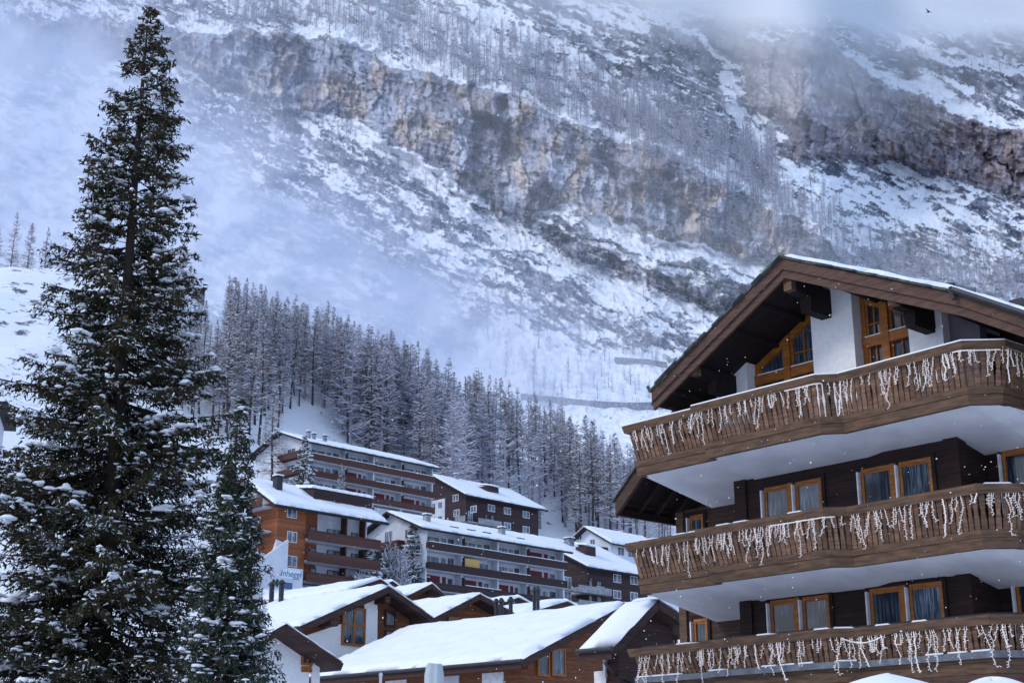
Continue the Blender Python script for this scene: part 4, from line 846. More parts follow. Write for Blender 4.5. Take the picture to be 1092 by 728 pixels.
s_ = MB(); s_.box(-6.5, -4.2, E5[3]*.30, E5[3]*.46, E5[5]+1.2, E5[5]+E5[4]*.66); dd = s_.build('dormer', M['apdark'], E5[1]); snow_sheet('snow', (-3.9,E5[3]*.29,E5[5]+E5[4]*.67),(-3.9,E5[3]*.47,E5[5]+E5[4]*.67),(-6.7,E5[3]*.47,E5[5]+E5[4]*.76),(-6.7,E5[3]*.29,E5[5]+E5[4]*.76), .3, dd, 16, 12, M['snow_far'], seed=62)
# small white house
E, e, W, L, hr, dz = block('white_house', 'small pale blue house with snowy gable roof at the right end of the village', 651, 576, 262, (627,562), 705, below=9)
w_ = MB(); w_.box(-W, 0, 0, L, 0, dz-.02); w_.prism([(0,0,dz-.03),(-W,0,dz-.03),(-W/2,0,dz+hr-.3)], (0,L,0)); w_.build('wall', M['paleblue'], e)
for px, py in ((618,572),(632,578)): x, z = meas(E, px, py, 'y'); window(e, 'y', 0, x-.6, x+.6, z+dz-.6, z+dz+.6)
for px, py in ((662,588),(673,590)): y, z = meas(E, px, py, 'x'); window(e, 'x', 0, y-.9, y+.9, z+dz-.7, z+dz+.8)
x, z = meas(E, 643, 585, 'y'); q = MB(); q.box(x-1.6, x+1.2, -1.3, -.0, z+dz-.9, z+dz+.1); q.build('balcony', M['apwood2'], e)
roof(e, W, L, dz+hr, dz, over=1.2, side=1.3, th=.3, snow=.4, seed=17); 
for fy in (.4,.7): s_ = MB(); s_.box(-2.6,-1.6,L*fy,L*fy+1.2,dz+hr*.3,dz+hr*.3+.35); s_.build('skylight', M['metal'], e)

# ---- barn and walls on the slopes
x, Y = (214-546)/1400*334, 334; z = hz(x, Y); e = empty('hay_barn', (x, Y, z-.6), .5); tag(e, 'tiny dark timber barn on the slope beside the upper crown of the huge spruce', 'barn')
b_ = MB(); b_.box(-2.3,2.3,-2,2,-5,4.2); b_.build('wall', M['dark'], e); b_ = MB(); b_.prism([(-2.8,-2.6,4.0),(2.8,-2.6,4.0),(0,-2.6,4.7)], (0,5.2,0)); ro = b_.build('roof', M['roofdark'], e)
snow_sheet('snow', (-2.9,-2.7,4.1),(2.9,-2.7,4.1),(2.9,2.7,4.5),(-2.9,2.7,4.5), .45, ro, 16, 16, M['snow_far'], seed=3); d_ = MB(); d_.box(-.5,.5,-2.06,-2.01,.4,2.3); d_.build('door', M['darkflat'], e)
def slope_wall(pts, h, lab):
    mb = MB()
    P = [mount(*p) for p in pts]
    for a, b in zip(P[:-1], P[1:]):
        q = [a+Vector((0,-1.5,-3)), b+Vector((0,-1.5,-3)), b+Vector((0,3,-3)), a+Vector((0,3,-3))]; t = [a+Vector((0,-1.,h)), b+Vector((0,-1.,h)), b+Vector((0,3,h)), a+Vector((0,3,h))]; mb.hexa(q+t)
    o = mb.build('retaining_wall', M['masonry']); tag(o, lab, 'wall'); 
    sn = MB()
    for a, b in zip(P[:-1], P[1:]): sn.hexa([a+Vector((0,-1.2,h+.01)), b+Vector((0,-1.2,h+.01)), b+Vector((0,3.2,h+.01)), a+Vector((0,3.2,h+.01)), a+Vector((0,-1.2,h+.5)), b+Vector((0,-1.2,h+.5)), b+Vector((0,3.2,h+.5)), a+Vector((0,3.2,h+.5))])
    sn.build('snow', M['snow_far'], o)
slope_wall([(556,424),(590,428),(630,432),(670,434),(720,433),(760,430)], 1.9, 'long grey retaining wall across the snowfield below the mountain')
slope_wall([(656,386),(672,387),(690,388),(712,391)], 2.2, 'short stone avalanche wall above the long retaining wall, left of the chalet roof')
# house corner peeping in at the left edge
e = empty('village_house', (at(-34,470,120).x-2, 122, at(0,500,120).z-3), .25); tag(e, 'white house corner at the left edge half hidden behind the huge spruce', 'house')
b_ = MB(); b_.box(-8,3.2,0,8,0,9.2); b_.build('wall', M['apwhite'], e); b_ = MB(); b_.box(-9,4.2,-1.2,9,9.2,9.5); ro = b_.build('roof', M['roofdark'], e); snow_sheet('snow', (-9.1,-1.3,9.5),(4.3,-1.3,9.5),(4.3,9,9.9),(-9.1,9,9.9), .5, ro, 30, 20, M['snow_far'], seed=23)
b_ = MB(); b_.box(-8,3.6,-1.2,-.01,4.6,5.7); b_.build('balcony', M['apwood'], e); window(e, 'y', 0, .8, 2.2, 6.2, 8.2); window(e, 'y', 0, .8, 2.2, 2.2, 4.)

# ---- low chalets in the foreground: ridge runs along local x (to the left), gable looks right ---------
def low_chalet(label, peak, D, leftpx, rightpx, ridge_px, below=6., wallm='cwood', gableside=1.0, thick=.35, snow=.23, rows=.02, seed=0, group=None, over_e=.9, over_g=1.1, name='chalet', rakem='cdark', nx=None):
    P = at(*peak, D); e = empty(name, (P.x, P.y, P.z-below), VRZ); tag(e, label, 'chalet', group)
    yl, zl = meas(P, leftpx[0], leftpx[1], 'x'); sl = zl/yl          # slope from the left eave
    yr = meas(P, rightpx[0], rightpx[1], 'x')[0] if rightpx else -yl
    zr_ = meas(P, rightpx[0], rightpx[1], 'x')[1] if rightpx else zl
    lo, hi = 1., 60.
    for _ in range(40):
        md = (lo+hi)/2
        if proj(P-VA*md)[0] > ridge_px: lo = md
        else: hi = md
    L = lo; z0 = below
    r = MB(); A_ = (0,0,z0); 
    for (yy, zz) in ((yl, zl), (yr, zr_)):
        pr = [(0,0 if yy == yl else .002,z0),(0,yy,z0+zz),(0,yy,z0+zz-thick),(0,0 if yy == yl else .002,z0-thick)]
        r.prism(pr if yy > 0 else pr[::-1], (-L,0,0))
    ro = r.build('roof', M[rakem], e)
    n = int(min(L*3.2, 90)); nyy = int(min(abs(yl)*3.4, 60))
    snow_sheet('snow', (0.12,0,z0+.02), (-L,0,z0+.02), (-L,yl,z0+zl+.02), (.12,yl,z0+zl+.02), snow, ro, n, nyy, M['snow'], .38, seed, .2, rows=rows)
    snow_sheet('snow', (0.12,0,z0+.02), (.12,yr,z0+zr_+.02), (-L,yr,z0+zr_+.02), (-L,0,z0+.02), snow, ro, int(abs(yr)*3.4)+4, n, M['snow'], .38, seed+1, .2)
    # rake board trim and gutter
    t = MB(); t.beam((.05,0,z0-.18), (.05,yl,z0+zl-.18), .09, .30); t.beam((.05,0,z0-.18), (.05,yr,z0+zr_-.18), .09, .30); t.build('rake_board', M[rakem], ro)
    t = MB(); t.tube([(.1,yl-.08,z0+zl-.05), (-L,yl-.08,z0+zl-.05)], .09, 8); t.build('gutter', M['metal'], ro)
    # walls
    yw0, yw1 = yl+over_e, yr-over_e
    def zat(y): return z0-thick-.01+(zl/yl*y if y < 0 else zr_/yr*y)
    w_ = MB(); w_.prism([(-over_g,yw0,-3),(-over_g,yw1,-3),(-over_g,yw1,zat(yw1)),(-over_g,0,zat(0)),(-over_g,yw0,zat(yw0))], (-L+over_g*2,0,0)); w_.build('wall', M[wallm], e)
    return P, e, L, yl, yr, z0, over_g
def gwin(c_, px0, py0, px1, py1, frame='orange', gl='glass', bars=1, hbar=None, t=.09, dep=.06, label=None):
    P, e, L, yl, yr, z0, og = c_; x = -og+dep
    y0, za = meas(P, px0, py0, 'x', x); y1, zb = meas(P, px1, py1, 'x', x); return window(e, 'x', x, y0, y1, zb+z0, za+z0, frame=frame, gl=gl, bars=bars, hbar=hbar, t=t, label=label)
def gpanel(c_, pts, m, dep=.03, name='panel', th=.1):
    P, e, L, yl, yr, z0, og = c_; x = -og+dep; Q = []
    for p in pts:
        y, z = meas(P, p[0], p[1], 'x', x); Q.append((x, y, z+z0))
    q = MB(); q.prism(Q, (-th,0,0)); return q.build(name, M[m], e)
# the white and timber chalet with the tall window
c1 = low_chalet('white and timber chalet with a tall four-pane gable window behind the long snowy roof', (414,625), 82, (318,668), (462,659), 290, below=7, wallm='cwood', seed=31, thick=.42)
gpanel(c1, [(318,680),(318,728),(400,728),(403,650),(398,648),(366,664)][::-1], 'plaster', .04, 'rendered_wall')
gwin(c1, 365.5, 646, 389, 689, bars=1, hbar=.54, dep=.10, t=.12); gpanel(c1, [(389,640),(389,697),(402.5,688),(402.5,636)][::-1], 'plaster', .13, 'pillar', .12)
gwin(c1, 411, 649, 421.5, 668, bars=0, dep=.08, frame='cdark'); gwin(c1, 411, 671, 421.5, 680, bars=0, dep=.08, frame='cdark')
P, e, L, yl, yr, z0, og = c1; b_ = MB(); y, z = meas(P, 357, 661, 'x', 0); b_.box(-og, .0, y-.25, y+.25, z+z0-.3, z+z0+.15); b_.box(-og,0.0,-.2,.2,z0-.95,z0-.55); b_.build('purlin', M['cdark'], e)
for px, py in ((305.5,640),(314,636)):
    r = Vector(ray(px, py)); 
    xx = -L*.93 if px < 310 else -L*.84; yy = yl*.10; q = MB(); zz = z0+ (meas(P, 318,668,'x')[1]/meas(P,318,668,'x')[0])*yy
    pipe(e, (xx, yy, zz), 1.3, .16)
# small chalet gable at the lower left
c2 = low_chalet('small white chalet gable beside the slim young spruce', (304,665), 62, (262,688), (364,706), 262, below=5, wallm='plaster', seed=33, thick=.35)
gwin(c2, 322, 697, 333, 709, bars=1, dep=.06); gpanel(c2, [(301,672),(301,728),(286,728),(286,682)], 'plaster', .02, 'rendered_wall'); gpanel(c2, [(333,698),(341,703),(341,728),(333,728)][::-1], 'plaster', .05, 'pillar'); gpanel(c2, [(322,710),(333,710),(333,716),(322,716)][::-1], 'orange', .06, 'window_beam')
# the long snowy roof
c3 = low_chalet('long low chalet with the broad snow-covered roof in the foreground centre', (667,643.5), 70, (556,703), None, 436, below=5, wallm='cwood', seed=35, thick=.38, snow=.25, over_e=1.1, rows=.035)
gwin(c3, 573, 692, 586, 721, bars=0, dep=.06); gwin(c3, 588, 690, 603, 721, bars=0, dep=.06, gl='glass')
P, e, L, yl, yr, z0, og = c3
for px in (530, 536, 547, 574, 578):
    f_ = (667-px)/(667-436.); x = -L*(f_*.92); pipe(e, (x, -.25, z0+.0), 1.15 if px > 560 else .8, .09 if px > 560 else .11)
yw = yl+1.1     # front wall under the eave
for k, (x0, x1) in enumerate(((-2.2,-3.6),(-5.2,-6.9),(-9.0,-10.6),(-12.2,-13.4))):
    q = MB(); q.box(x1, x0, yw-.08, yw-.01, z0-4.6, z0-3.7+.3); q.build('window', M['wframe'] if k % 2 == 0 else M['apwhite'], e)
q = MB(); q.box(-L, -.3, yw-.35, yw-.011, z0-3.45, z0-3.2); q.build('eave_beam', M['cwood'], e)
# the near right chalet
c4 = low_chalet('dark timber chalet with snowy roof tucked against the near big chalet', (700,639), 52, (652,690), (744,668), 665, below=5, wallm='cdark', seed=37, thick=.4, snow=.22)
gwin(c4, 644, 703, 661, 722, bars=1, dep=.06, frame='wframe'); 
P, e, L, yl, yr, z0, og = c4
q = MB(); yw = yl+.9; y_, z_ = 0, 0; q.box(-1.55, -1.0, yw-.09, yw-.02, z0-3.25, z0-2.55); q.build('white_shutter', M['wframe'], e)
q = MB(); q.tube([(-.3,yl-.05,z0-2.35),(-.6,yl+.8,z0-2.7),(-.1,yl+2.5,z0-3.3),(-.1,yl+2.5,z0-5)], .05, 8); q.build('downpipe', M['metal'], e)
q = MB(); q.box(-3.2, -.1, yl-.2, yl+2.4, z0-4.1, z0-3.85); q.box(.0,.12,yl-.2,yl+2.4,z0-3.95,z0-3.6); q.build('balcony', M['orange'], e)
gwin(c4, 712, 665, 722, 690, bars=0, dep=.06, frame='orange')
# further small roofs between
c5 = low_chalet('snowy timber chalet gable between the tall-window chalet and the long roof', (511,633), 92, (436,672), (566,664), 432, below=5, wallm='cwood', seed=41)
gwin(c5, 478,657,489,668, bars=0, dep=.06)
c6 = low_chalet('low snowy roof just behind the ridge of the tall-window chalet', (405,617.5), 104, (368,630), (432,636), 300, below=5, wallm='cdark', seed=43, snow=.28)
c7 = low_chalet('little dark gable with snow behind the ridge of the tall-window chalet', (418,619.5), 112, (396,628), (433,630), 392, below=5, wallm='cdark', seed=45, snow=.28)
c8 = low_chalet('small brown chalet gable below the snow-laden spruce and the red shutters', (460,622), 108, (430,637), (476,636), 426, below=5, wallm='cwood', seed=47, snow=.28)
c9 = low_chalet('narrow snowy roof peeping over the long roof, right of its vent pipes', (604,641), 96, (560,654), (622,650), 540, below=5, wallm='cdark', seed=49, snow=.28)
c10 = low_chalet('flat snowy roof strip between the central gable and the long white apartment house', (552,637), 104, (520,648), (580,650), 498, below=4, wallm='cdark', seed=51, snow=.28)
# ================================================================== the near chalet
CH = empty('chalet', (0, 41, 0), math.atan2(-.749, .6625)); tag(CH, 'large dark timber chalet close by, with three curved balconies hung with white lights', 'chalet')
def part(mb, name, m, parent=CH, **k): return mb.build(name, M[m] if isinstance(m, str) else m, parent, **k)
# walls
q = MB(); q.box(7.1, 13.6, 1.6, 2.79, 0, 9.95); q.box(7.1, 13.6, 2.79, 14, 0, 9.9); part(q, 'wall', 'dark')
q = MB(); q.box(3.9, 7.099, 2.9, 14, 0, 9.2); part(q, 'wall', 'brownwall'); 
q = MB(); q.box(13.601, 18., 2.8, 14, 0, 9.9); part(q, 'wall', 'dark')
q = MB(); q.box(3.82, 4.08, 2.82, 3.1, 0, 9.15); part(q, 'corner_post', 'beamw')
q = MB(); q.box(7.04, 7.42, 1.54, 1.9, 0, 9.6); part(q, 'corner_post', 'dark'); q = MB(); q.box(13.28, 13.66, 1.54, 1.9, 0, 9.6); part(q, 'corner_post', 'dark')
# balconies
P0 = [(5.1,2.9),(5.1,.0),(7.68,.0),(7.70,-.22),(11.2,-.22),(11.62,.12),(14.95,.0),(15.45,.5),(15.6,3.4)]
def offset(P, d):
    out = []
    for i, p in enumerate(P):
        a = Vector(P[max(i-1,0)]); b = Vector(p); c_ = Vector(P[min(i+1,len(P)-1)]); d1 = (b-a).normalized() if (b-a).length > 0 else (c_-b).normalized(); d2 = (c_-b).normalized() if (c_-b).length > 0 else d1
        n1 = Vector((d1.y,-d1.x)); n2 = Vector((d2.y,-d2.x)); n = (n1+n2); n.normalize(); s = d/max(n.dot(n1), .5); out.append(b+n*s)
    return out
# the polyline runs left to right; outward (towards -b) is the right-hand normal (dy,-dx)
def sweep(mb, P, sec, tint=1.):
    """sec: closed list of (outward offset, z)"""
    rings = []
    for (o, z) in sec: rings.append([(v.x, v.y, z) for v in offset(P, o)])
    n = len(sec); m_ = len(P); V = [rings[k][i] for i in range(m_) for k in range(n)]
    F = [(i*n+k, i*n+(k+1) % n, (i+1)*n+(k+1) % n, (i+1)*n+k) for i in range(m_-1) for k in range(n)]+[tuple(range(n))[::-1], tuple((m_-1)*n+k for k in range(n))]
    mb.add(V, F, tint)
def along(P, step, o0, o1):
    """points along the offset lines, with tangents"""
    A_, B_ = offset(P, o0), offset(P, o1); res = []
    for i in range(len(P)-1):
        ln = (A_[i+1]-A_[i]).length; n = max(int(round(ln/step)), 1)
        if ln < .1: continue
        for k in range(n): res.append((A_[i].lerp(A_[i+1], (k+.5)/n), B_[i].lerp(B_[i+1], (k+.5)/n), (A_[i+1]-A_[i]).normalized(), ln/n))
    return res
rb = random.Random(3)
inner = [(5.1,2.9),(7.1,2.9),(7.1,1.6),(7.68,1.6),(7.70,1.6),(11.2,1.6),(11.62,1.6),(13.6,1.6),(13.6,2.8),(14.95,2.8),(15.45,2.8)]
outer = [(5.1,.02),(7.1,.02),(7.1,.02),(7.68,.02),(7.70,-.18),(11.2,-.18),(11.62,.14),(13.6,.07),(13.6,.07),(14.95,.03),(15.45,.52)]
RAILZ = []
for lvl, (zb, zr, mt) in enumerate(((9.62, 10.98, 1), (6.50, 7.82, 1), (3.95, 5.10, 0))):
    B = MB(); so_z = zb+.05; P = P0
    for i in range(len(inner)-1):
        if (Vector(inner[i+1])-Vector(inner[i])).length > .5 and (Vector(outer[i+1])-Vector(outer[i])).length < .01 or i == 3: continue
        def zi(k): return so_z-.19*min((Vector(inner[k])-Vector(outer[k])).length, 2.9)
        o0, o1, i0, i1 = outer[i], outer[i+1], inner[i], inner[i+1]
        B.hexa([(*o0,so_z),(*o1,so_z),(*i1,zi(i+1)),(*i0,zi(i)),(*o0,so_z+.2),(*o1,so_z+.2),(*i1,so_z+.2),(*i0,so_z+.2)])
    B.hexa([(15.45,.52,so_z),(15.58,3.4,so_z),(15.45,3.4,so_z-.3),(15.44,2.8,so_z-.3),(15.45,.52,so_z+.2),(15.58,3.4,so_z+.2),(15.45,3.4,so_z+.2),(15.44,2.8,so_z+.2)])
    bal = part(B, 'balcony', 'soffit')
    b_ = MB(); sweep(b_, P, [(-.20,zb+.025),(-.11,zb+.025),(-.11,zb+.048),(-.20,zb+.048)]); part(b_, 'drip_edge', 'darkflat', bal)
    b_ = MB(); sweep(b_, P, [(-.10,zb),(.03,zb),(.05,zb+.225),(-.10,zb+.225)]); part(b_, 'lower_beam', 'beamw', bal)
    b_ = MB(); sweep(b_, P, [(-.10,zb+.23),(.07,zb+.23),(.08,zb+.39),(-.06,zb+.39)], .75); part(b_, 'upper_beam', 'beamw', bal)
    b_ = MB(); sweep(b_, P, [(.14,zr-.18),(.26,zr-.20),(.30,zr-.05),(.30,zr),(.02,zr),(.02,zr-.06),(.12,zr-.08)]); part(b_, 'handrail', 'beamw', bal)
    # shaped upright boards, leaning outwards, a gap between neighbours
    s_ = MB(); z0, z1 = zb+.36, zr-.15
    for (a, b, t, w) in along(P, .145, .02, .17):
        hw = w*.5-.010-.008*rb.random(); tn = .75+.75*rb.random(); n = Vector((t.y,-t.x)); th = n*.022; zz = [z0, z0+(z1-z0)*.30, z0+(z1-z0)*.5, z0+(z1-z0)*.7, z1]; ww = [hw, hw, hw*.66, hw, hw]
        jit = (rb.random()-.5)*.012
        V = []
        for z, h_ in zip(zz, ww):
            c_ = a.lerp(b, (z-z0)/(z1-z0))+n*jit
            for sx, sy in ((-1,-1),(1,-1),(1,1),(-1,1)): p_ = c_+t*h_*sx+th*sy*-1; V.append((p_.x, p_.y, z))
        F = [(i*4+k, i*4+(k+1) % 4, (i+1)*4+(k+1) % 4, (i+1)*4+k) for i in range(4) for k in range(4)]+[(3,2,1,0),(16,17,18,19)]
        s_.add(V, F, tn)
    part(s_, 'balusters', 'rail', bal)
    for (a, b, t, w) in along(P, 1.35, -.03, .12):
        s_ = MB(); n = Vector((t.y,-t.x)); V = []
        for z, c_ in ((z0, a), (z1, b)):
            for sx, sy in ((-1,-1),(1,-1),(1,1),(-1,1)): p_ = c_+t*.045*sx-n*.03*sy; V.append((p_.x, p_.y, z))
        s_.hexa(V, .6); part(s_, 'post', 'darkflat', bal)
    if lvl == 0: sn = MB(); sweep(sn, P, [(.03,zr+.002),(.29,zr+.002),(.28,zr+.035),(.05,zr+.05)]); part(sn, 'snow', 'snow', bal)
    else:
        pts = along(P, .5, .05, .27)
        for (a, b, t, w) in pts:
            if rb.random() < .22:
                V = []
                for z in (zr+.002, zr+.035):
                    for (c_, sx) in ((a,-1),(a,1),(b,1),(b,-1)): p_ = c_+t*w*.42*sx*(1 if z < zr+.01 else .8); V.append((p_.x,p_.y,z))
                sn = MB(); sn.hexa(V); part(sn, 'snow', 'snow', bal)
        dk = MB(); sweep(dk, P, [(-.05,zr+.001),(.03,zr+.001),(.03,zr+.07),(-.05,zr+.07)]); part(dk, 'rail_capping', 'metal', bal)
    if lvl == 2:
        g_ = MB(); sweep(g_, P, [(.09,zb+.30),(.17,zb+.30),(.18,zb+.44),(.09,zb+.44)]); part(g_, 'flashing', 'grey', bal); 
        for (a, b, t, w) in along(P, .55, .10, .17):
            if rb.random() < .5:
                V = []
                for z in (zb+.442, zb+.475):
                    for (c_, sx) in ((a,-1),(a,1),(b,1),(b,-1)): p_ = c_+t*w*.4*sx; V.append((p_.x,p_.y,z))
                sn = MB(); sn.hexa(V); part(sn, 'snow', 'snow', bal)
        g_ = MB(); sweep(g_, P, [(-.4,zb-1.1),(.0,zb-1.1),(.02,zb-.004),(-.4,zb-.004)]); part(g_, 'apron_board', 'fascia', bal)
    RAILZ.append((P, zb, zr))
# windows
GL = ['glass','glass_dark','glass_pale','glass']; gk = [0]
def cwin(a0, a1, z0, z1, b, label=None, bars=0, curtain='glass', trim=True):
    f = MB(); t = .075; y0, y1 = b-.05, b+.04
    f.box(a0,a1,y0,y1,z0,z0+t); f.box(a0,a1,y0,y1,z1-t,z1); f.box(a0,a0+t,y0,y1,z0+t,z1-t); f.box(a1-t,a1,y0,y1,z0+t,z1-t)
    f.box(a0+t,a1-t,y0+.02,y1,z1-t-.05,z1-t); 
    for k in range(bars): m_ = a0+(a1-a0)*(k+1)/(bars+1); f.box(m_-.015,m_+.015,y0+.02,y1-.01,z0+t,z1-t)
    if bars: 
        for zz in (z0+(z1-z0)*.5,): f.box(a0+t,a1-t,y0+.02,y1-.01,zz-.015,zz+.015)
    fo = part(f, 'window', 'orange', label=label); g = MB(); g.box(a0+t*.7,a1-t*.7,b-.02,b+.0,z0+t*.7,z1-t*.7); gk[0] += 1; part(g, 'pane', GL[(gk[0]*7) % 4 if gk[0] % 3 else 1], fo)
    if trim: w_ = MB(); w_.box(a0-.07,a0-.03,b-.14,b-.02,z0,z1-.06); part(w_, 'shutter_guide', 'wframe', fo)
    d_ = MB(); d_.box(a0-.12,a1+.1,b-.05,b-.012,z1+.002,z1+.10); d_.box(a1+.002,a1+.10,b-.05,b-.012,z0,z1+.001); part(d_, 'surround', 'darkflat', fo)
    return fo
for (za, zt) in ((7.05, 9.05), (4.4, 6.18)):
    for (a0, a1) in ((8.02, 9.80), (10.98, 12.92)):
        mid = (a0+a1)/2-.02; cwin(a0, mid-.085, za, zt, 1.6); cwin(mid+.125, a1, za, zt, 1.6)
        p_ = MB(); p_.box(mid-.082, mid+.052, 1.50, 1.62, za, zt+.0); part(p_, 'window_post', 'orange')
    cwin(4.32, 4.80, za+.5, zt-.05, 2.9)
    cwin(14.05, 15.6, za, zt+.1, 2.8)
# gable storey
def roofz(a): return 14.35-.552*(10.28-a) if a < 10.28 else (14.35-.46*(a-10.28) if a < 15.04 else 12.16-.59*(a-15.04))
def gpoly(a0, a1, zlo, b, dep, name, m, drop=.36, z1=None, n=None):
    A_ = [a0, a1] if not (a0 < 10.28 < a1) else [a0, 10.28, a1]
    pts = [(a0,b,zlo),(a1,b,zlo)]+[(a,b,roofz(a)-drop) for a in A_[::-1]]; q = MB(); q.prism(pts[::-1], (0,dep,0)); return part(q, name, m)
gpoly(9.78, 11.05, 9.9, 1.6, .5, 'rendered_pillar', 'plaster'); gpoly(6.55, 7.62, 9.9, 1.6, .5, 'rendered_wall', 'plaster'); gpoly(12.60, 13.52, 9.9, 1.6, .5, 'rendered_wall', 'plaster')
gpoly(13.521, 14.3, 9.9, 1.9, .3, 'recess_wall', 'lilac'); gpoly(4.9, 6.549, 9.9, 2.3, .3, 'timber_wall', 'dark'); gpoly(14.301, 18., 9.9, 2.8, .3, 'timber_wall', 'dark')
gpoly(5.0, 18, 9.9, 3.2, .3, 'back_wall', 'darkflat')
q = MB(); q.box(13.0,13.14,1.57,1.6,11.05,11.3); part(q, 'vent_grille', 'wframe')
def gwindow(a0, a1, zlo, b, post, trz):
    """glazed gable bay: sloping head, post, transom, four panes with bars"""
    f = MB(); t = .13; y0, y1 = b-.06, b+.1
    top = lambda a: roofz(a)-.40
    f.prism([(a0,y0,zlo),(a0+t,y0,zlo),(a0+t,y0,top(a0+t)),(a0,y0,top(a0))][::-1], (0,.16,0)); f.prism([(a1-t,y0,zlo),(a1,y0,zlo),(a1,y0,top(a1)),(a1-t,y0,top(a1-t))][::-1], (0,.16,0))
    f.prism([(a0+t,y0+.01,top(a0+t)-.22),(a1-t,y0+.01,top(a1-t)-.22),(a1-t,y0+.01,top(a1-t)),(a0+t,y0+.01,top(a0+t))][::-1], (0,.14,0))
    fo = part(f, 'gable_window', 'orange')
    p_ = MB(); p_.prism([(post-.11,y0-.06,zlo),(post+.11,y0-.06,zlo),(post+.11,y0-.06,top(post+.11)-.05),(post-.11,y0-.06,top(post-.11)-.05)][::-1], (0,.2,0)); part(p_, 'post', 'orange', fo)
    p_ = MB(); p_.box(a0+.0, a1, y0-.04, y0+.06, trz-.13, trz+.13); part(p_, 'transom', 'orange', fo)
    s_ = MB(); s_.box(a0+.1, post-.12, y0-.045, y0+.02, trz+.135, trz+.16); s_.box(post+.12, a1-.1, y0-.045, y0+.02, trz+.135, trz+.16); part(s_, 'snow_strip', 'snow', fo)
    g = MB(); g.prism([(a0+.05,b+.04,zlo),(a1-.05,b+.04,zlo),(a1-.05,b+.04,top(a1)-.1),(a0+.05,b+.04,top(a0)-.1)][::-1], (0,.02,0)); part(g, 'pane', 'glass', fo)
    br = MB()
    for (u0, u1) in ((a0+t, post-.11), (post+.11, a1-t)):
        for (v0, v1f) in ((zlo, lambda a: trz-.13), (trz+.13, lambda a: top(a)-.22)):
            w = .06; v1a, v1b = v1f(u0), v1f(u1)
            br.prism([(u0,y0+.03,v0),(u0+w,y0+.03,v0),(u0+w,y0+.03,max(v1a,v0+.01)),(u0,y0+.03,max(v1a,v0+.01))][::-1], (0,.08,0)); br.prism([(u1-w,y0+.03,v0),(u1,y0+.03,v0),(u1,y0+.03,max(v1b,v0+.01)),(u1-w,y0+.03,max(v1b,v0+.01))][::-1], (0,.08,0))
            um = (u0+u1)/2; vm = v1f(um)
            if vm-v0 > .4: br.box(um-.018, um+.018, y0+.05, y0+.09, v0, vm)
            if min(v1a,v1b)-v0 > .6: br.box(u0+w, u1-w, y0+.051, y0+.089, v0+(min(v1a,v1b)-v0)*.5-.018, v0+(min(v1a,v1b)-v0)*.5+.018)
    part(br, 'glazing_bars', 'orange', fo)
gwindow(7.63, 9.77, 10.2, 2.0, 8.72, 12.05); gwindow(11.06, 12.59, 10.2, 2.0, 11.75, 12.30)
# roof
ZL = [(5.75,roofz(5.75)),(10.28,14.35),(15.04,roofz(15.04)),(18.4,roofz(18.4))]
for (p_, q_) in zip(ZL[:-1], ZL[1:]):
    r = MB(); r.prism([(p_[0],.02,p_[1]-.36),(q_[0],.02,q_[1]-.36),(q_[0],.02,q_[1]-.10),(p_[0],.02,p_[1]-.10)][::-1], (0,13,0)); RF = part(r, 'roof', 'darkflat')
    r = MB(); e_ = .0 if q_[0] != 15.04 else -.02
    r.prism([(p_[0],-.12,p_[1]-.34),(q_[0],-.12,q_[1]-.34),(q_[0],-.12,q_[1]-.06),(p_[0],-.12,p_[1]-.06)][::-1], (0,.135,0)); part(r, 'rake_board', 'fascia', RF)
    r = MB(); r.prism([(p_[0],-.06,p_[1]-.56),(q_[0],-.06,q_[1]-.56),(q_[0],-.06,q_[1]-.345),(p_[0],-.06,p_[1]-.345)][::-1], (0,.075,0)); part(r, 'rake_board', 'fascia', RF)
    sl = MB(); ln = q_[0]-p_[0]; k = 0; a = p_[0]-.05
    while a < q_[0]-.02:
        w = rb.uniform(.22,.42); a1 = min(a+w, q_[0]+.02); dzz = (q_[1]-p_[1])/ln; up = rb.uniform(0,.035); f_ = rb.uniform(-.24,-.15)
        za, zb_ = p_[1]+dzz*(a-p_[0]), p_[1]+dzz*(a1-p_[0]); tilt = .035 if dzz > 0 else -.035
        for lay in (0,1):
            zz = -.055+lay*.032+up*.5; ff = f_+rb.uniform(-.03,.03)
            sl.hexa([(a,ff,za+zz+tilt*0),(a1,ff,zb_+zz+rb.uniform(0,.02)),(a1,.5,zb_+zz),(a,.5,za+zz),(a,ff,za+zz+.026),(a1,ff,zb_+zz+.03),(a1,.5,zb_+zz+.026),(a,.5,za+zz+.026)], .8+.4*rb.random())
        a = a1
    part(sl, 'slates', 'slate', RF)
    th = .13 if p_[0] > 10 else .05
    sn = snow_sheet('snow', (p_[0]+(.0 if p_[0] > 10 else .1),-.14,p_[1]+.012),(q_[0],-.14,q_[1]+.012),(q_[0],13,q_[1]+.012),(p_[0],13,p_[1]+.012), th, RF, int((q_[0]-p_[0])*9)+6, 60, M['snow'], .5, int(p_[0]), .1)
for (a, zt, hgt, w) in ((10.28, 13.80, .62, .34), (7.1, roofz(7.1)-.37, .5, .3), (13.2, roofz(13.2)-.37, .55, .3)):
    q = MB(); q.box(a-w/2, a+w/2, .75, 3.2, zt-hgt, zt); q.box(a-w/2+.03, a+w/2-.03, .25, .75, zt-hgt*.55, zt-.003); q.box(a-w/2+.02,a+w/2-.02,.75,3.2,zt-hgt-.10,zt-hgt-.002); part(q, 'purlin', 'darkflat'); e_ = MB(); e_.box(a-w/2+.05, a+w/2-.05, .05, .248, zt-hgt*.5, zt-.006); part(e_, 'purlin_end', 'beamw')
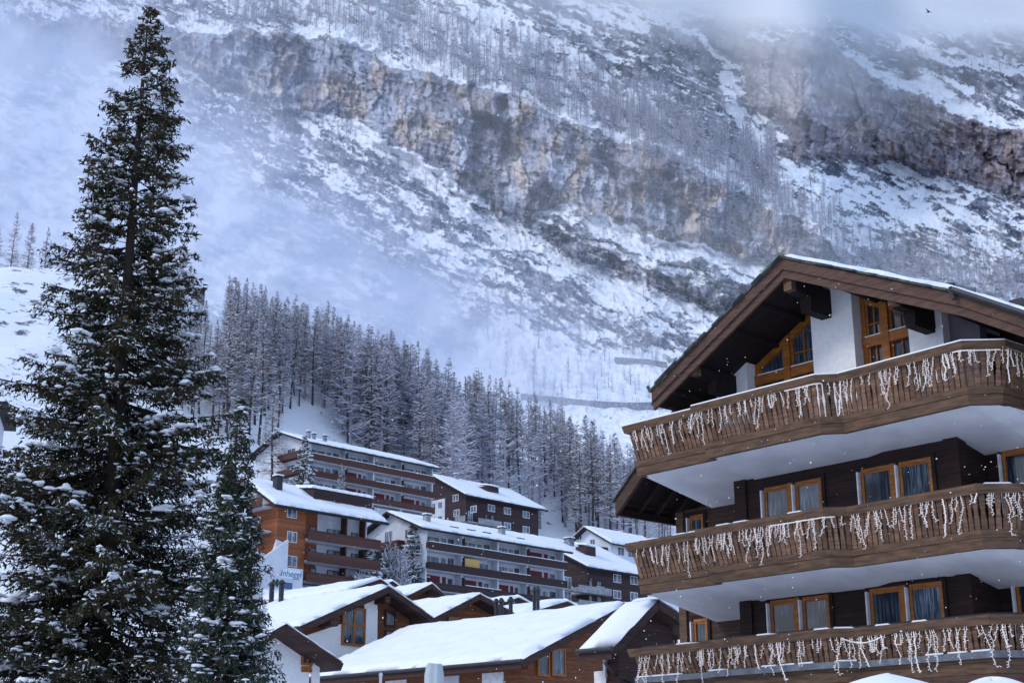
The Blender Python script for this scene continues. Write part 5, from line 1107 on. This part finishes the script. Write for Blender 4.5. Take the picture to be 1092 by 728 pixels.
for a in (6.3, 8.4, 9.3, 11.6, 12.4, 14.4, 15.8, 17.):
    q = MB(); z = roofz(a)-.365; q.hexa([(a-.06,.02,z-.12),(a+.06,.02,z-.12),(a+.06,3.2,z-.12),(a-.06,3.2,z-.12),(a-.06,.02,z),(a+.06,.02,z),(a+.06,3.2,z),(a-.06,3.2,z)]); part(q, 'rafter', 'darkflat')
q = MB(); q.tube([(14.95,-.22,roofz(14.95)+.0),(16.4,-.22,roofz(16.4)-.02),(18.4,-.22,roofz(18.4)-.02)], .07, 10); q.tube([(14.9,-.22,roofz(14.9)+.05),(14.96,-.22,roofz(14.96)-.22)], .05, 8); part(q, 'gutter', 'metal')
q = MB(); q.tube([(14.55,.5,roofz(14.55)+.14),(14.85,.9,roofz(14.75)+.16)], .085, 12); part(q, 'vent_pipe', 'grey'); q = MB(); q.tube([(14.42,.36,roofz(14.5)+.15),(14.56,.52,roofz(14.5)+.15)], .09, 12); part(q, 'vent_mouth', 'metal')
q = MB(); q.tube([(16.1,.9,roofz(16.1)),(16.1,.9,roofz(16.1)+.3),(16.25,.9,roofz(16.1)+.34)], .07, 8); part(q, 'vent_pipe', 'metal'); q = MB(); q.box(15.7,16.0,.8,1.1,roofz(15.8),roofz(15.8)+.28); part(q, 'vent_cowl', 'metal')
q = MB(); q.tube([(5.68,-.1,roofz(5.7)-.0),(5.6,-.1,roofz(5.7)+.14)], .045, 8); q.tube([(5.68,.0,roofz(5.75)-.35),(5.68,13,roofz(5.75)-.35)], .07, 8); part(q, 'gutter', 'metal')
# lower wing of the roof on the left, seen from below
def lz(a): return 9.38+.897*(a-3.22)
q = MB(); q.prism([(3.22,1.12,lz(3.22)-.22),(5.75,1.12,lz(5.75)-.22),(5.75,1.12,lz(5.75)),(3.22,1.12,lz(3.22))][::-1], (0,11,0)); LR = part(q, 'roof', 'darkflat')
q = MB(); q.prism([(3.22,1.0,lz(3.22)-.45),(5.75,1.0,lz(5.75)-.45),(5.75,1.0,lz(5.75)-.03),(3.22,1.0,lz(3.22)-.03)][::-1], (0,.118,0)); part(q, 'rake_board', 'fascia', LR)
q = MB(); q.prism([(3.14,.94,lz(3.14)+.003),(5.75,.94,lz(5.75)+.003),(5.75,.94,lz(5.75)+.06),(3.14,.94,lz(3.14)+.06)][::-1], (0,11,0)); part(q, 'slates', 'slate', LR)
q = MB(); q.prism([(3.22,1.12,lz(3.22)-.26),(3.42,1.12,lz(3.42)-.26),(3.42,1.12,lz(3.42)-.222),(3.22,1.12,lz(3.22)-.222)][::-1], (0,11,0)); 
for b in (1.8, 2.5, 3.2, 3.9): q.prism([(3.3,b,lz(3.3)-.4),(5.2,b,lz(5.2)-.4),(5.2,b,lz(5.2)-.222),(3.3,b,lz(3.3)-.222)][::-1], (0,.12,0))
q.box(3.24,3.34,1.13,11,8.93,9.14); part(q, 'rafters', 'dark', LR)
snow_sheet('snow', (3.2,1.0,lz(3.2)+.065),(5.7,1.0,lz(5.7)+.065),(5.7,11,lz(5.7)+.065),(3.2,11,lz(3.2)+.065), .06, LR, 20, 40, M['snow'], .5, 3, .1)
# ---- strings of icicle lights, one per balcony
mat4 = CH.matrix_basis
rl = random.Random(17)
def light_string(lvl, label, dens):
    P, zb, zr = RAILZ[lvl]; Pp = P[1:-1]+[(15.52,1.9)]
    e = empty('icicle_lights', CH.location, CH.rotation_euler.z); tag(e, label, 'string lights', 'icicle lights on the three balconies')
    path = along(Pp, .05, .30, .30); n = len(path); zc = zr-.20
    cab = MB(); pts = [(path[i][0].x+.0, path[i][0].y+.07, zc+.03+.012*math.sin(i*.9)+.01*math.sin(i*.37)) for i in range(0, n, 4)]
    cab.tube(pts, .003, 4); cab.build('cable', M['lights'], e)
    i = 2; cnt = 0; grp = 0
    while i < n-1 and cnt < 98:
        L = rl.choice([.25,.35,.42,.5,.6,.8])*rl.uniform(.8,1.15); 
        s_ = MB(); x, y = path[i][0]; t = path[i][2]; z = zc; p = [(x,y,z)]; nseg = max(int(L/.05), 3); ox = 0; dr = rl.uniform(-.25,.25)
        for k in range(nseg):
            if rl.random() < .3: dr = rl.uniform(-.45,.45)
            ox += dr*.05; z -= .05; p.append((x+t.x*ox+rl.uniform(-.006,.006), y+t.y*ox-.004*k*0, z))
        if rl.random() < .25: p.append((p[-1][0]+t.x*.06, p[-1][1]+t.y*.06, p[-1][2]+.02))
        thick = rl.random() < .10
        s_.tube(p, .0058 if not thick else .013, 5)
        for k in range(1, len(p)):
            a = p[k]; sgn = rl.choice((-1,1)); b = (a[0]+t.x*.035*sgn, a[1]+t.y*.035*sgn-.012, a[2]-rl.uniform(-.01,.03)); s_.tube([a,b], [.004,.0095], 4)
        s_.build('strand', M['lights'], e); cnt += 1
        i += max(1, int(rl.choice([.05,.07,.10,.13,.17,.26])*dens/.05))
    for k in range(2 if lvl < 2 else 1):
        j = rl.randrange(n//3, n-30); s_ = MB(); m_ = 22; s_.tube([(path[j+q][0].x, path[j+q][0].y-.01, zc-.02-(.12 if lvl == 2 else .01)*math.sin(math.pi*q/m_)) for q in range(0, m_, 3)], .014, 5); s_.build('loop', M['lights'], e)
light_string(0, 'white icicle lights hanging from the top balcony under the gable', 1.05)
light_string(1, 'white icicle lights hanging from the middle balcony', 1.1)
light_string(2, 'white icicle lights hanging from the lowest balcony', 1.0)
# ---- terrace things in front
def parasol_snow(px, py, D, w, lab):
    p = at(px, py, D); e = empty('snowy_parasol', (p.x, p.y, 0)); tag(e, lab, 'parasol'); t = MB(); t.tube([(0,0,0),(0,0,p.z-.15)], .035, 10); t.build('pole', M['wframe'], e)
    c_ = MB(); n = 8; V = [(0,0,p.z-.18)]+[(w*math.cos(6.283*k/n), w*math.sin(6.283*k/n), p.z-.72) for k in range(n)]; c_.add(V, [(0,k+1,(k+1) % n+1) for k in range(n)]); c_.build('canopy', M['cloth'], e)
    nr, na = 14, 48; V = []; F = []
    for i in range(nr+1):
        r = i/nr
        for k in range(na):
            a = 6.283*k/na; rr = w*r*1.02*(1+.03*math.sin(3*a+px)); zz = p.z-.72*r**1.7*.86-(0 if i < nr else .14)+.03*math.sin(2*a+r*4+px); V.append((rr*math.cos(a), rr*math.sin(a), zz))
    F = [(i*na+k, i*na+(k+1) % na, (i+1)*na+(k+1) % na, (i+1)*na+k) for i in range(nr) for k in range(na)]
    mesh_np('snow', V, [np.array(F)], [M['snow']], e, smooth=True)
parasol_snow(948, 719.5, 19, 1.35, 'snow-capped open parasol at the bottom edge under the lowest balcony')
parasol_snow(1058, 723, 19.5, 1.2, 'second snow-capped parasol at the bottom edge, nearer the right corner')
p = at(463, 708, 24); e = empty('closed_parasol', (p.x, p.y, 0)); tag(e, 'closed parasol wrapped in a pale grey cover in front of the long roof', 'parasol'); t = MB(); t.tube([(0,0,0),(0,0,1.2)], .035, 8); t.build('pole', M['wframe'], e)
V = []; F = []; na = 28; Z_ = np.linspace(p.z, 1.1, 16)
for i, z in enumerate(Z_):
    for k in range(na): a = 6.283*k/na; r = (.145+.02*i/15)*(1+.10*math.sin(5*a+.4*i*.5)+.05*math.sin(9*a))*(1 if i > 0 else .82); V.append((r*math.cos(a), r*math.sin(a), z+(.02*math.sin(a*2) if i == 0 else 0)))
V.append((0,0,p.z+.015)); F = [(i*na+k,(i+1)*na+k,(i+1)*na+(k+1) % na,i*na+(k+1) % na) for i in range(15) for k in range(na)]; T_ = [(len(V)-1, k, (k+1) % na) for k in range(na)]
mesh_np('cover', V, [np.array(F), np.array(T_)], [M['cloth']], e, smooth=True)
p = at(406, 720, 30); t = MB(); t.tube([(p.x,p.y,0),(p.x,p.y,p.z)], [.045,.03], 8); t.tube([(p.x,p.y,p.z),(p.x,p.y,p.z+.06)], [.045,.03], 8); tag(t.build('flagpole', M['wframe']), 'thin white flagpole tip before the eave of the long roof', 'flagpole')
p = at(399, 570, 196); t = MB(); zb_ = hz(p.x, p.y); t.tube([(p.x,p.y,zb_-1),(p.x,p.y,p.z)], [.16,.1], 8); t.tube([(p.x,p.y,p.z),(p.x+.7,p.y,p.z+.15)], .09, 6); tag(t.build('street_lamp', M['cloth']), 'pale lamp post between the orange hotel and the long apartment house', 'street lamp')
# bird
p = at(990, 13, 120); V = [(-.55,0,.22),(-.25,.06,.13),(0,.1,.0),(.25,.06,.16),(.5,0,.05),(.2,-.12,.1),(0,-.28,-.04),(-.2,-.12,.06),(0,.3,-.03),(0,0,-.1),(0,0,.07)]
F = [(0,1,7),(1,2,10),(1,10,7),(7,10,6),(6,10,5),(10,3,5),(2,3,10),(3,4,5),(2,9,8),(1,9,2),(2,9,3),(7,9,1),(6,9,7),(5,9,6),(3,9,5),(2,8,3)]
b_ = MB(); b_.add(V, F); o = b_.build('bird', M['bird']); o.location = p; o.rotation_euler = (.3,.2,.6); tag(o, 'small dark bird gliding in the pale sky at the upper right', 'bird')
# falling snow between the viewer and the houses
rs = np.random.RandomState(4); n = 2600; D_ = 12+28*rs.rand(n)**.7; px = -60+1220*rs.rand(n); py = -30+790*rs.rand(n)
PP = np.array([tuple(at(a, b, c_)) for a, b, c_ in zip(px, py, D_)]); keep = PP[:,2] > .2; PP = PP[keep]; D_ = D_[keep]
oc = np.array([(1,0,0),(-1,0,0),(0,1,0),(0,-1,0),(0,0,1),(0,0,-1)], float); of = np.array([(0,2,4),(2,1,4),(1,3,4),(3,0,4),(2,0,5),(1,2,5),(3,1,5),(0,3,5)])
sz = .004+.007*rs.rand(len(PP)); V = (oc[None]*sz[:,None,None]*(.7+.6*rs.rand(len(PP),1,3))+PP[:,None]).reshape(-1,3); F = (of[None]+(np.arange(len(PP))*6)[:,None,None]).reshape(-1,3)
tag(mesh_np('snowfall', V, [F], [M['snow']]), 'sparse snowflakes drifting down in front of the chalet', 'snowflakes', kind='stuff')
